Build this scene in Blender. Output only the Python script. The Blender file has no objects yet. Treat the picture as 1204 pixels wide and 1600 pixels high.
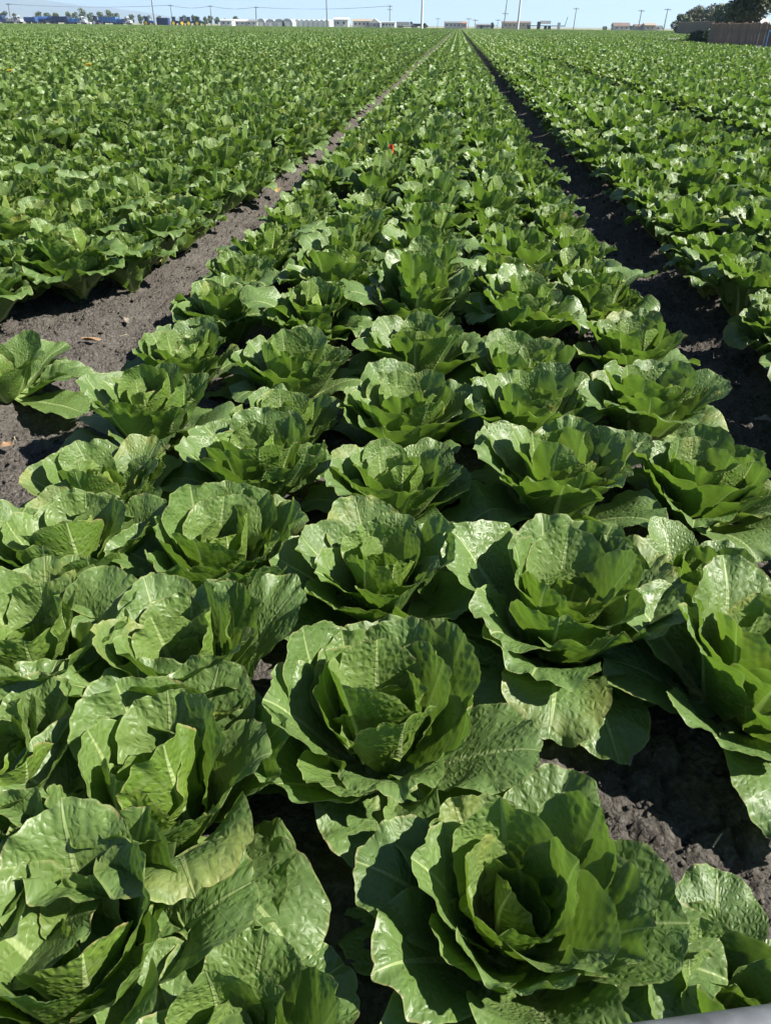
import bpy, math, random
import numpy as np
from mathutils import Vector, Matrix

random.seed(7)
rng = np.random.default_rng(7)
S = bpy.context.scene
COL = S.collection
R = math.radians

# ------------------------------------------------------------------ camera
F = 1150.0; PW, PH = 1204.0, 1600.0
PITCH, YAW, ROLL = R(33.48), R(4.4), R(0.62)
CAMH = 1.0
fw = Vector((-math.sin(YAW)*math.cos(PITCH), math.cos(YAW)*math.cos(PITCH), -math.sin(PITCH)))
rt = Vector((math.cos(YAW), math.sin(YAW), 0)); up = rt.cross(fw)
rt2 = rt*math.cos(ROLL) + up*math.sin(ROLL); up2 = rt2.cross(fw)
cam_d = bpy.data.cameras.new('camera'); cam = bpy.data.objects.new('camera', cam_d); COL.objects.link(cam)
cam.matrix_world = Matrix(((rt2.x, up2.x, -fw.x, 0), (rt2.y, up2.y, -fw.y, 0), (rt2.z, up2.z, -fw.z, CAMH), (0, 0, 0, 1)))
cam_d.sensor_fit = 'VERTICAL'; cam_d.sensor_height = 32.0; cam_d.lens = 32.0*F/PH
cam_d.clip_start = 0.02; cam_d.clip_end = 30000
S.camera = cam

# ------------------------------------------------------------------ light
SUN_AZ, SUN_EL = R(96), R(45)          # azimuth clockwise from +Y
W = bpy.data.worlds.new('World'); S.world = W; W.use_nodes = True
wn = W.node_tree.nodes; wl = W.node_tree.links
bg = wn['Background']; sky = wn.new('ShaderNodeTexSky'); sky.sky_type = 'NISHITA'; sky.sun_disc = False
sky.sun_elevation = SUN_EL; sky.sun_rotation = SUN_AZ; sky.air_density = 0.5; sky.dust_density = 0.0; sky.ozone_density = 7.5
wl.new(sky.outputs[0], bg.inputs[0]); bg.inputs[1].default_value = 0.058
sd = bpy.data.lights.new('sun', 'SUN'); sd.energy = 5.0; sd.angle = R(0.55); sd.color = (1, .95, .87)
so = bpy.data.objects.new('sun', sd); COL.objects.link(so)
sdir = Vector((math.sin(SUN_AZ)*math.cos(SUN_EL), math.cos(SUN_AZ)*math.cos(SUN_EL), math.sin(SUN_EL)))
so.rotation_euler = sdir.to_track_quat('Z', 'Y').to_euler()
S.view_settings.view_transform = 'Standard'; S.view_settings.look = 'None'
S.view_settings.exposure = 1.27; S.view_settings.gamma = 1.0
S.cycles.max_bounces = 6; S.cycles.transmission_bounces = 4; S.cycles.diffuse_bounces = 3; S.cycles.volume_bounces = 1
S.cycles.transparent_max_bounces = 4

def pix_dir(px, py):
    return fw + rt2*((px-PW/2)/F) - up2*((py-PH/2)/F)
def unp(px, py, z=0.0):                 # point at height z seen at pixel
    d = pix_dir(px, py); t = (z-CAMH)/d.z
    return Vector((d.x*t, d.y*t, z))
def ray(px, py, D):                     # point at forward distance D
    d = pix_dir(px, py); t = D/d.y
    return Vector((d.x*t, D, CAMH+d.z*t))

# ------------------------------------------------------------------ noise
def hsh(ix, iy, s):
    n = (ix.astype(np.int64)*374761393 + iy.astype(np.int64)*668265263 + int(s)*2147483647) & 0xFFFFFFFF
    n = ((n ^ (n >> 13))*1274126177) & 0xFFFFFFFF
    n = (n ^ (n >> 16)) & 0xFFFFFFFF
    n = (n*2246822519) & 0xFFFFFFFF
    return (n ^ (n >> 15))/4294967295.0
def vnoise(x, y, s=0):
    ix = np.floor(x); iy = np.floor(y); fx = x-ix; fy = y-iy
    fx = fx*fx*(3-2*fx); fy = fy*fy*(3-2*fy)
    a = hsh(ix, iy, s); b = hsh(ix+1, iy, s); c = hsh(ix, iy+1, s); d = hsh(ix+1, iy+1, s)
    return (a*(1-fx)+b*fx)*(1-fy)+(c*(1-fx)+d*fx)*fy*1.0
def fbm(x, y, s=0, o=4):
    r = 0; a = .5
    for k in range(o):
        r = r + a*(vnoise(x, y, s+k)-.5)*2; x = x*2.03+5.1; y = y*2.03+1.7; a *= .5
    return r
def worley(x, y, s=0):
    ix = np.floor(x); iy = np.floor(y); f1 = np.full(x.shape, 9.); f2 = np.full(x.shape, 9.)
    for dx in (-1, 0, 1):
        for dy in (-1, 0, 1):
            cx = ix+dx; cy = iy+dy
            jx = cx+.15+.7*hsh(cx, cy, s); jy = cy+.15+.7*hsh(cx, cy, s+31)
            d = np.sqrt((x-jx)**2+(y-jy)**2)
            m = d < f1
            f2 = np.where(m, f1, np.minimum(f2, d)); f1 = np.where(m, d, f1)
    return f1, f2
def smooth(t):
    t = np.clip(t, 0, 1); return t*t*(3-2*t)

# ------------------------------------------------------------------ materials
def mat(name):
    m = bpy.data.materials.new(name); m.use_nodes = True
    nt = m.node_tree; b = nt.nodes['Principled BSDF']
    return m, nt, b
class NB:
    def __init__(s, nt): s.nt = nt
    def n(s, t, **k):
        o = s.nt.nodes.new('ShaderNode'+t)
        for a, v in k.items(): setattr(o, a, v)
        return o
    def l(s, a, b): s.nt.links.new(a, b)
    def val(s, x, sock):
        if isinstance(x, (int, float)): sock.default_value = x
        elif isinstance(x, tuple): sock.default_value = x if len(x) == len(sock.default_value) else x+(1,)
        else: s.l(x, sock)
    def m(s, op, a, b=0.0, c=0.0, clamp=False):
        o = s.n('Math', operation=op, use_clamp=clamp)
        s.val(a, o.inputs[0]); s.val(b, o.inputs[1])
        if len(o.inputs) > 2: s.val(c, o.inputs[2])
        return o.outputs[0]
    def mix(s, f, a, b, mode='MIX'):
        o = s.n('Mix', data_type='RGBA', blend_type=mode)
        s.val(f, o.inputs[0]); s.val(a, o.inputs[6]); s.val(b, o.inputs[7]); return o.outputs[2]
    def rng(s, x, a, b, c=0.0, d=1.0, st='LINEAR'):
        o = s.n('MapRange', interpolation_type=st)
        s.val(x, o.inputs[0]); s.val(a, o.inputs[1]); s.val(b, o.inputs[2]); s.val(c, o.inputs[3]); s.val(d, o.inputs[4])
        return o.outputs[0]

def leaf_material(name, fine):
    m, nt, b = mat(name); g = NB(nt); nt.nodes.remove(b)
    out = nt.nodes['Material Output']
    a = g.n('Attribute', attribute_name='leafuv'); sx = g.n('SeparateXYZ'); g.l(a.outputs['Vector'], sx.inputs[0])
    u, v, rho = sx.outputs
    a2 = g.n('Attribute', attribute_name='metric'); s2 = g.n('SeparateXYZ'); g.l(a2.outputs['Vector'], s2.inputs[0])
    um, vm, inner = s2.outputs
    oi = g.n('ObjectInfo'); rnd = oi.outputs['Random']
    wn_ = g.n('TexWhiteNoise', noise_dimensions='1D'); g.l(rnd, wn_.inputs['W'])
    au = g.m('ABSOLUTE', um)
    base = g.mix(rnd, (.072, .152, .020, 1), (.114, .204, .033, 1))
    base = g.mix(g.m('MULTIPLY', wn_.outputs[0], .3), base, (.034, .096, .030, 1))
    base = g.mix(g.m('MULTIPLY', inner, .8), base, (.175, .265, .030, 1))
    lo = g.n('TexNoise'); lo.inputs['Scale'].default_value = 14; lo.inputs['Detail'].default_value = 2
    g.l(a2.outputs['Vector'], lo.inputs['Vector'])
    base = g.mix(g.rng(lo.outputs[0], .35, .7, 0, .5), base, (.105, .172, .024, 1))
    # pale lower part around the midrib
    low = g.rng(v, .0, .5, .85, 0, 'SMOOTHSTEP')
    base = g.mix(low, base, (.26, .36, .075, 1))
    ribw = g.rng(v, 0, 1, .0095, .0010)
    rib = g.rng(g.m('DIVIDE', au, ribw), .55, 1.15, 1, 0, 'SMOOTHSTEP')
    if fine:
        pn = g.n('TexNoise'); pn.inputs['Scale'].default_value = 30; g.l(a2.outputs['Vector'], pn.inputs['Vector'])
        q = g.m('SUBTRACT', vm, g.m('MULTIPLY', au, .5))
        q = g.m('ADD', q, g.m('MULTIPLY', g.m('POWER', au, 2.0), -3.5))
        q = g.m('ADD', q, g.m('MULTIPLY', g.m('SUBTRACT', pn.outputs[0], .5), .016))
        side = g.m('MULTIPLY', g.m('SIGN', um), .006)
        fr = g.m('PINGPONG', g.m('ADD', q, side), .0095)
        vein = g.rng(fr, .0002, .0016, 1, 0, 'SMOOTHSTEP')
        vein = g.m('MULTIPLY', vein, g.rng(rho, .4, 1.0, 1, .25))
        vo = g.n('TexVoronoi', feature='DISTANCE_TO_EDGE'); vo.inputs['Scale'].default_value = 95
        cx = g.n('CombineXYZ'); g.l(g.m('ADD', g.m('SUBTRACT', vm, g.m('MULTIPLY', au, .25)), g.m('MULTIPLY', pn.outputs[0], .010)), cx.inputs[0]); g.l(g.m('MULTIPLY', um, 1.15), cx.inputs[1]); g.l(cx.outputs[0], vo.inputs['Vector'])
        net = g.rng(vo.outputs[0], 0, .12, 1, 0, 'SMOOTHSTEP')
        base = g.mix(g.m('MULTIPLY', net, .22), base, (.13, .21, .06, 1))
        base = g.mix(g.m('MULTIPLY', vein, .6), base, (.22, .31, .10, 1))
    base = g.mix(g.m('MULTIPLY', rib, .85), base, (.42, .52, .20, 1))
    if not fine: base = g.mix(.32, base, (.16, .26, .07, 1))
    # narrow pale margin, slightly scorched in places
    edge = g.rng(rho, .965, .992, 0, 1, 'SMOOTHSTEP')
    en = g.n('TexNoise'); en.inputs['Scale'].default_value = 22; g.l(a2.outputs['Vector'], en.inputs['Vector'])
    ecol = g.mix(g.rng(en.outputs[0], .5, .68), (.23, .30, .08, 1), (.36, .27, .12, 1))
    base = g.mix(g.m('MULTIPLY', edge, .8), base, ecol)
    # dusty film and scattered blemishes
    bv = g.n('TexVoronoi', feature='F1'); bv.inputs['Scale'].default_value = 26; g.l(a2.outputs['Vector'], bv.inputs['Vector'])
    bs = g.n('SeparateColor'); g.l(bv.outputs['Color'], bs.inputs[0])
    spot = g.m('MULTIPLY', g.rng(bv.outputs['Distance'], .05, .10, 1, 0), g.m('GREATER_THAN', bs.outputs[0], .90))
    base = g.mix(g.m('MULTIPLY', spot, .8), base, (.24, .17, .08, 1))
    yl_ = g.m('MULTIPLY', g.m('GREATER_THAN', wn_.outputs[0], .93), g.m('MULTIPLY', g.rng(rho, .3, 1.0), g.rng(en.outputs[0], .4, .6)))
    base = g.mix(g.m('MULTIPLY', yl_, .55), base, (.36, .34, .06, 1))
    geo = g.n('NewGeometry')
    dn = g.n('TexNoise'); dn.inputs['Scale'].default_value = 60 if fine else 20; dn.inputs['Detail'].default_value = 6; g.l(a2.outputs['Vector'], dn.inputs['Vector'])
    base = g.mix(g.rng(dn.outputs[0], .5, .75, 0, .22), base, (.22, .24, .15, 1))
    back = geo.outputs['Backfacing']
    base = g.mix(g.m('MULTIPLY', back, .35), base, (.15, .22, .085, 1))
    p = g.n('BsdfPrincipled'); g.l(base, p.inputs['Base Color'])
    rn = g.m('ADD', g.rng(dn.outputs[0], .3, .7, .33, .52), g.m('MULTIPLY', wn_.outputs[0], .12)); g.l(rn, p.inputs['Roughness'])
    p.inputs['Specular IOR Level'].default_value = .62
    tr = g.n('BsdfTranslucent')
    tcol = g.mix(.62, base, (.20, .36, .025, 1)); g.l(tcol, tr.inputs['Color'])
    ms = g.n('MixShader'); ms.inputs[0].default_value = .31
    g.l(p.outputs[0], ms.inputs[1]); g.l(tr.outputs[0], ms.inputs[2]); g.l(ms.outputs[0], out.inputs[0])
    if fine:
        h = g.m('MULTIPLY', g.m('SUBTRACT', 1.0, net), 1.0)
        sv = g.rng(vo.outputs[0], 0, .45, 0, 1, 'SMOOTHERSTEP')
        h = g.m('ADD', g.m('MULTIPLY', sv, .0019), g.m('MULTIPLY', vein, -.0004))
        h = g.m('ADD', h, g.m('MULTIPLY', dn.outputs[0], .0012))
        h = g.m('ADD', h, g.m('MULTIPLY', rib, -.0015))
        bu = g.n('Bump'); bu.inputs['Distance'].default_value = 1.0; bu.inputs['Strength'].default_value = .6
        g.l(h, bu.inputs['Height']); g.l(bu.outputs[0], p.inputs['Normal'])
    return m
M_LEAF = leaf_material('romaine_leaf', True)
M_LEAF2 = leaf_material('romaine_leaf_far', False)

def simple(name, col, rough=.7, metal=0.0, var=.25, scale=3.0, bump=0.0, col2=None, spec=.5):
    m, nt, b = mat(name); g = NB(nt)
    tc = g.n('TexCoord'); no = g.n('TexNoise'); no.inputs['Scale'].default_value = scale; no.inputs['Detail'].default_value = 5
    g.l(tc.outputs['Object'], no.inputs['Vector'])
    c2 = col2 or tuple(c*(1-var) for c in col)
    oi = g.n('ObjectInfo')
    c = g.mix(g.rng(no.outputs[0], .3, .7), col+(1,), c2+(1,))
    c = g.mix(g.m('MULTIPLY', oi.outputs['Random'], .35), c, tuple(x*.6 for x in col)+(1,))
    g.l(c, b.inputs['Base Color']); b.inputs['Roughness'].default_value = rough; b.inputs['Metallic'].default_value = metal
    b.inputs['Specular IOR Level'].default_value = spec
    if bump:
        bu = g.n('Bump'); bu.inputs['Distance'].default_value = bump; g.l(no.outputs[0], bu.inputs['Height']); g.l(bu.outputs[0], b.inputs['Normal'])
    return m

def soil_material():
    m, nt, b = mat('field_soil'); g = NB(nt)
    geo = g.n('NewGeometry'); pos = geo.outputs['Position']
    def noise(sc, det=8, rough=.6):
        o = g.n('TexNoise'); o.inputs['Scale'].default_value = sc; o.inputs['Detail'].default_value = det; o.inputs['Roughness'].default_value = rough
        g.l(pos, o.inputs['Vector']); return o.outputs[0]
    n1 = noise(9); n2 = noise(90, 4); n3 = noise(2.0, 3)
    c = g.mix(g.rng(n1, .3, .7), (.064, .057, .049, 1), (.122, .110, .094, 1))
    c = g.mix(g.rng(n2, .45, .75), c, (.170, .155, .134, 1))
    c = g.mix(g.rng(n3, .5, .7, 0, .5), c, (.055, .043, .035, 1))
    vo = g.n('TexVoronoi', feature='F1'); vo.inputs['Scale'].default_value = 95; g.l(pos, vo.inputs['Vector'])
    vb = g.n('TexVoronoi', feature='F1'); vb.inputs['Scale'].default_value = 230; g.l(pos, vb.inputs['Vector'])
    h = g.m('ADD', g.m('MULTIPLY', g.m('SUBTRACT', 1, vo.outputs['Distance']), .010), g.m('MULTIPLY', g.m('SUBTRACT', 1, vb.outputs['Distance']), .0028))
    h = g.m('ADD', h, g.m('MULTIPLY', noise(40, 8, .7), .020))
    bu = g.n('Bump'); bu.inputs['Distance'].default_value = 1.0; bu.inputs['Strength'].default_value = 1.0
    g.l(h, bu.inputs['Height']); g.l(bu.outputs[0], b.inputs['Normal'])
    g.l(c, b.inputs['Base Color']); b.inputs['Roughness'].default_value = .95; b.inputs['Specular IOR Level'].default_value = .25
    return m
M_SOIL = soil_material()

# ------------------------------------------------------------------ mesh helpers
_faces = {}
def grid_faces(nu, nv):
    k = (nu, nv)
    if k not in _faces:
        j, i = np.meshgrid(np.arange(nv-1), np.arange(nu-1), indexing='ij'); a = (j*nu+i).ravel()
        _faces[k] = np.stack([a, a+1, a+nu+1, a+nu], 1)
    return _faces[k]
def quad_mesh(name, V, Q, material, attrs=None, smoothsh=True):
    me = bpy.data.meshes.new(name)
    n = len(V); q = len(Q); k = Q.shape[1]
    me.vertices.add(n); me.vertices.foreach_set('co', np.ascontiguousarray(V, dtype=np.float32).ravel())
    me.loops.add(q*k); me.loops.foreach_set('vertex_index', Q.astype(np.int32).ravel())
    me.polygons.add(q); me.polygons.foreach_set('loop_start', np.arange(0, q*k, k, dtype=np.int32)); me.polygons.foreach_set('loop_total', np.full(q, k, dtype=np.int32))
    me.polygons.foreach_set('use_smooth', np.full(q, smoothsh))
    for an, av in (attrs or {}).items():
        if av.ndim == 2:
            at = me.attributes.new(an, 'FLOAT_VECTOR', 'POINT'); at.data.foreach_set('vector', np.ascontiguousarray(av, dtype=np.float32).ravel())
        else:
            at = me.attributes.new(an, 'FLOAT', 'POINT'); at.data.foreach_set('value', av.astype(np.float32))
    me.update(calc_edges=True)
    if material: me.materials.append(material)
    return me
def tag(o, label=None, cat=None, group=None, kind=None):
    if label: o['label'] = label
    if cat: o['category'] = cat
    if group: o['group'] = group
    if kind: o['kind'] = kind
    return o
def link(name, data, parent=None, loc=None):
    o = bpy.data.objects.new(name, data); COL.objects.link(o)
    if parent: o.parent = parent
    if loc is not None: o.location = loc
    return o
class MB:
    def __init__(s): s.v = []; s.f = []
    def add(s, vs, fs):
        b = len(s.v); s.v += [tuple(x) for x in vs]; s.f += [tuple(i+b for i in f) for f in fs]; return s
    def box(s, x0, x1, y0, y1, z0, z1, bev=0.0, top=(1, 1)):
        cx, cy = (x0+x1)/2, (y0+y1)/2; a, b = top
        p = [(x0, y0, z0), (x1, y0, z0), (x1, y1, z0), (x0, y1, z0)]
        t = [(cx+(x-cx)*a, cy+(y-cy)*b, z1) for x, y, _ in p]
        return s.add(p+t, [(0, 3, 2, 1), (4, 5, 6, 7), (0, 1, 5, 4), (1, 2, 6, 5), (2, 3, 7, 6), (3, 0, 4, 7)])
    def cyl(s, p0, p1, r0, r1=None, n=10, cap=True):
        r1 = r0 if r1 is None else r1; p0 = Vector(p0); p1 = Vector(p1); d = (p1-p0).normalized()
        a = d.orthogonal().normalized(); b = d.cross(a)
        vs = [p0+(a*math.cos(2*math.pi*i/n)+b*math.sin(2*math.pi*i/n))*r0 for i in range(n)]+[p1+(a*math.cos(2*math.pi*i/n)+b*math.sin(2*math.pi*i/n))*r1 for i in range(n)]
        fs = [(i, (i+1) % n, n+(i+1) % n, n+i) for i in range(n)]
        if cap: fs += [tuple(range(n))[::-1], tuple(range(n, 2*n))]
        return s.add(vs, fs)
    def prism(s, prof, y0, y1):          # profile in x,z extruded along y
        n = len(prof)
        return s.add([(x, y0, z) for x, z in prof]+[(x, y1, z) for x, z in prof],
                     [(i, (i+1) % n, n+(i+1) % n, n+i) for i in range(n)]+[tuple(range(n))[::-1], tuple(range(n, 2*n))])
    def prismx(s, prof, x0, x1):         # profile in y,z extruded along x
        n = len(prof)
        return s.add([(x0, y, z) for y, z in prof]+[(x1, y, z) for y, z in prof],
                     [(i, (i+1) % n, n+(i+1) % n, n+i) for i in range(n)]+[tuple(range(n))[::-1], tuple(range(n, 2*n))])
    def mesh(s, name, material, sm=False):
        me = bpy.data.meshes.new(name); me.from_pydata(s.v, [], s.f); me.update()
        if sm: me.polygons.foreach_set('use_smooth', np.full(len(me.polygons), True))
        if material: me.materials.append(material)
        return me
    def obj(s, name, material, parent=None, sm=False, loc=None): return link(name, s.mesh(name, material, sm), parent, loc)
def thing(name, label, cat, loc=(0, 0, 0), rz=0, group=None):
    o = link(name, None, None, loc); o.rotation_euler = (0, 0, rz); o.empty_display_size = .1
    return tag(o, label, cat, group)

# ------------------------------------------------------------------ field layout
PITCHX = 1.865; LINE0 = -.75; DL = .3275
def sx(y):                               # beds draw very slightly together away from the camera
    return 1-.05*float(smooth((y-2.5)/5.0))
def sx_np(y): return 1-.05*smooth((y-2.5)/5.0)
FUR_L, FUR_R = -1.03, .84
def bed_height(x, y):
    xs = x/sx_np(y)
    ph = np.mod(xs-FUR_L, PITCHX); d = np.minimum(ph, PITCHX-ph)      # distance to furrow centre
    return .055*smooth((d-.10)/.22)
FIELD_END = 300.0

def axis_pts(segs):
    out = []
    for a, b, st in segs: out += list(np.arange(a, b, st))
    return out
xs = [-420, -200, -100, -60, -40, -30, -22, -16, -12, -9, -7, -5.5, -4.6] + axis_pts([(-4, -1.75, .06), (-1.75, -.70, .0085), (-.70, .2, .03), (.2, 1.35, .0085), (1.35, 4, .06)]) + [4, 4.6, 5.5, 7, 9, 12, 16, 22, 30, 40, 60, 100, 200, 420]
ys = [-3, -1.5, -.6] + axis_pts([(-.2, .15, .03), (.15, 1.25, .0075)])
y = 1.25; st = .0095
while y < 8: ys.append(y); y += st; st *= 1.006
while y < FIELD_END+12: ys.append(y); y += st; st *= 1.25
ys.append(FIELD_END+12)
X, Y = np.meshgrid(np.array(xs), np.array(ys)); 
near = smooth((9-Y)/3)*smooth((4-np.abs(X))/1)
Z = bed_height(X, Y)*smooth((40-Y)/20)
f1, f2 = worley(X/.045, Y/.045, 3); cl = (f2-f1)
f3, f4 = worley(X/.022+.3*fbm(X*20, Y*20, 5, 2), Y/.022, 9)
wx, wy = X+.02*fbm(X*14, Y*14, 41, 3), Y+.02*fbm(X*14, Y*14, 43, 3)
c1, c2 = worley(wx/.075, wy/.075, 77)
crack = np.exp(-((c2-c1)/.10)**2)
patch = smooth((X-.15)/.15)*smooth((1.4-Y)/.3)*smooth(fbm(X*3, Y*3, 51, 2)+.9)
det = .014*fbm(X*6, Y*6, 11, 4) + .014*smooth(cl*1.6)*vnoise(X/.05, Y/.05, 21) + .009*smooth((f4-f3)*2) + .010*fbm(X*50, Y*50, 61, 3)
det = det*(1-.35*patch) + patch*(-.018*crack + .012*fbm(X*9, Y*9, 91, 3))
big = .02*smooth((worley(X/.13, Y/.13, 101)[0]*-1+.55)/.4)*vnoise(X*4, Y*4, 7)
Z += (det+big)*near
soil = link('field_soil', quad_mesh('field_soil', np.stack([X.ravel(), Y.ravel(), Z.ravel()], 1), grid_faces(len(xs), len(ys)), M_SOIL))
tag(soil, 'dark brown crumbly soil of the lettuce beds and furrows', kind='structure')
_xs = np.array(xs); _ys = np.array(ys)
def soil_z(x, y):
    i = min(max(np.searchsorted(_xs, x), 1), len(_xs)-1); j = min(max(np.searchsorted(_ys, y), 1), len(_ys)-1)
    return float(max(Z[j, i], Z[j-1, i-1], Z[j-1, i], Z[j, i-1]))

M_GROUND = simple('dry_ground', (.30, .27, .19), .95, var=.35, scale=.05, col2=(.16, .19, .08))
g0 = MB().add([(-8900, -300, -.06), (8900, -300, -.06), (8900, 8900, -.06), (-8900, 8900, -.06)], [(0, 1, 2, 3)])
tag(g0.obj('ground', M_GROUND), 'flat dusty farmland beyond the lettuce field', kind='structure')

# ------------------------------------------------------------------ lettuce leaves
def leaf_arrays(nu, nv, L, Wd, az, r0, thb, thm, flare, Rc, seed, blist=1.0, ruf=1.0, twist=0.0, inner=0.0, fold=0.0, rollb=0.0, zmin=.012):
    rs = np.random.default_rng(seed)
    k = nv//2
    vlo = np.linspace(0, .60, k, endpoint=False)
    vhi = .60+.40*np.sin(np.linspace(0, math.pi/2, nv-k)*.985)
    v1 = np.concatenate([vlo, vhi])
    th = np.radians(thb+(thm-thb)*smooth(v1/.42)+flare*smooth((v1-.48)/.52)**1.2)
    dv = np.diff(v1, prepend=0)
    pr = r0+np.cumsum(np.sin(th)*dv)*L; pz = np.cumsum(np.cos(th)*dv)*L
    t = v1/.60
    wlo = .17+.83*smooth(t)**.9
    hi = np.clip((v1-.60)/.40, 0, 1)
    w = np.where(v1 < .60, wlo, (1-hi**2.5)**.5)*Wd
    u1 = np.linspace(-1, 1, nu); u1 = np.sign(u1)*np.abs(u1)**.9
    U, Vv = np.meshgrid(u1, v1)
    Wv = np.repeat(w[:, None], nu, 1)
    x = U*Wv; yl = Vv*L
    dy = np.where(Vv > .6, (Vv-.6)/.4, 0)
    rho = np.clip(np.where(Vv > .6, np.sqrt((x/Wd)**2+dy**2.3), np.abs(U)), 0, 1)
    phi = np.arctan2(x/Wd, (Vv-.6)*L/Wd*.8+1e-5)
    # notched outline
    ph = rs.uniform(0, 6.28, 8)
    notch = 1+.022*np.sin(7*phi+ph[0])+.014*np.sin(13*phi+ph[1])+.010*np.sin(25*phi+ph[2])+.045*np.sin(3*phi+ph[5])+.02*(vnoise(phi*14,phi*0+seed%50,5)-.5)
    x = x*(1+(notch-1)*rho**3)
    yl = yl+(notch-1)*rho**6*dy*L*.4
    # ruffle and large waves
    a = ruf*.0058
    disp = a*rho**3.0*(np.sin((5+rs.integers(0, 3))*phi+ph[3])*.9+np.sin((9+rs.integers(0, 4))*phi+ph[4])*.6+np.sin(19*phi+ph[6])*.28)
    disp = disp*smooth(Vv/.35)
    disp += .0160*(1-.45*inner)*fbm(x*10+seed % 97, yl*10, seed % 1000, 2)*(.3+.7*rho)*smooth(Vv/.3)
    # quilted blisters between the side veins
    if blist > 0:
        q = yl-np.abs(x)*.4-2*x*x
        b1, b2 = worley(q/.0135+.2*fbm(x*40, yl*40, seed % 777, 2), np.abs(x)/.0125+np.where(x > 0, 7.3, 0), seed % 991)
        qu = (.55*np.clip(1-(b1/.72)**2, 0, 1)+.45*smooth((b2-b1)*1.6))*.0017
        amp = smooth(Vv/.25)*np.clip(np.abs(x)/.010, 0, 1)*(.55+.9*vnoise(x*25+3, yl*25, seed % 313))
        disp += blist*qu*amp
        # groove along the midrib and the main side veins
        disp -= .0022*np.exp(-(x/(.004+.004*(1-Vv)))**2)*(1-.5*Vv)
    disp -= rollb*rho**5*.02
    Rr = Rc*(.45+.55*smooth(Vv/.5))*(1+1.1*smooth((Vv-.5)/.5))
    ang = np.clip(x/Rr, -1.75, 1.75)
    lat = Rr*np.sin(ang); dn = Rr*(1-np.cos(ang))+fold*np.abs(x)
    TH = np.repeat(th[:, None], nu, 1)
    nn = dn+disp; ex = (yl-Vv*L)
    r = np.repeat(pr[:, None], nu, 1)-np.cos(TH)*nn+np.sin(TH)*ex
    z = np.repeat(pz[:, None], nu, 1)+np.sin(TH)*nn+np.cos(TH)*ex
    s = lat+twist*Vv**2*L
    zf = zmin+.006*vnoise(x*60, yl*60, seed % 77)
    z = np.where(z < zf, zf+(z-zf)*.05, z)
    ca, sa = math.cos(az), math.sin(az)
    P = np.stack([(r*ca-s*sa).ravel(), (r*sa+s*ca).ravel(), z.ravel()], 1)
    at1 = np.stack([U.ravel(), Vv.ravel(), rho.ravel()], 1)
    at2 = np.stack([x.ravel(), yl.ravel(), np.full(x.size, inner)], 1)
    return P, at1, at2

def head_leaves(seed, nu, nv, n=20, openness=1.0, size=1.0, blist=1.0, old=4, dense=False):
    """list of leaf arrays, outermost first"""
    rs = np.random.default_rng(seed); res = []; n -= 1
    a0 = rs.uniform(0, 6.28)
    n = n+old-2
    for i in range(n):
        f = max(0.0, (i-old)/(n-1-old)); j = rs.normal(0, 1, 12)
        low = i < old; hrt = max(0, f-.78)/.22
        L = (.236-.046*f**1.1)*(1+.06*j[0]); Wd = (.093-.026*f)*(1+.07*j[1])
        thb = 78-38*f+4*j[2]; thm = (42*openness)*(1-f)**1.0+3+7*j[3]; fl = 17*(1-f)**1.2*openness-10*f+14*j[4]
        Rc = .110-.064*f**.6; 
        if not dense: L *= 1-.30*hrt; Wd *= 1-.12*hrt; fl -= 10*hrt
        if low: thb = 80; thm = 62+7*j[3]; fl = 48+14*j[4]; Rc = .20; L *= .93
        lift = 0.0
        if dense:
            lift = .045+.035*f+(.02*j[11] if not low else 0)
            L = (.176-.022*f)*(1+.09*j[0]); Wd = (.070-.018*f)*(1+.10*j[1]); thb = 74-38*f
            thm = (48*openness)*(1-f)**.9+4+7*j[3]; fl = 14*(1-f)-8+13*j[4]; Rc = .085-.045*f**.7
            if low: thm = 58+8*j[3]; fl = 54+16*j[4]; Rc = .12; lift = .06+.03*abs(j[11])
        az = a0+i*2.39996+.16*j[5]
        P, a1, a2 = leaf_arrays(nu, nv, L*size, Wd*size, az, .022-.017*f, thb, thm, fl, Rc*(1+.15*j[6])*size, int(seed*131+i*17+1),
                                blist*(1.5 if dense else 1), ruf=(1.0-.5*f)*(1+.3*j[7])*(1.25 if dense else 1), twist=.05*j[8], inner=f**1.3, fold=max(0, .10*j[9]), rollb=max(-.2, .35*j[10])*(1-f), zmin=(-.06 if dense else .01+.004*i*(i < 4)))
        if lift: P[:, 2] += lift*np.clip(1-.0*P[:, 2], 0, 1); P[:, 2] = np.maximum(P[:, 2], .006+.002*(i % 5))
        res.append((P, a1, a2))
    return res

def merged(name, leaves, nu, nv, material):
    Ps, A, B, Q = [], [], [], []; b = 0; fq = grid_faces(nu, nv)
    for P, a1, a2 in leaves:
        Ps.append(P); A.append(a1); B.append(a2); Q.append(fq+b); b += len(P)
    return quad_mesh(name, np.concatenate(Ps), np.concatenate(Q), material, {'leafuv': np.concatenate(A), 'metric': np.concatenate(B)})

NUH, NVH = 45, 64          # nearest heads
NUK, NVK = 27, 38          # heads just behind them
NUM, NVM = 19, 26          # shared variants
def leaf_meshes(seed, nu, nv, **k):
    out = []
    for P, a1, a2 in head_leaves(seed, nu, nv, **k):
        out.append(quad_mesh('leaf', P, grid_faces(nu, nv), M_LEAF, {'leafuv': a1, 'metric': a2}))
    return out

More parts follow.
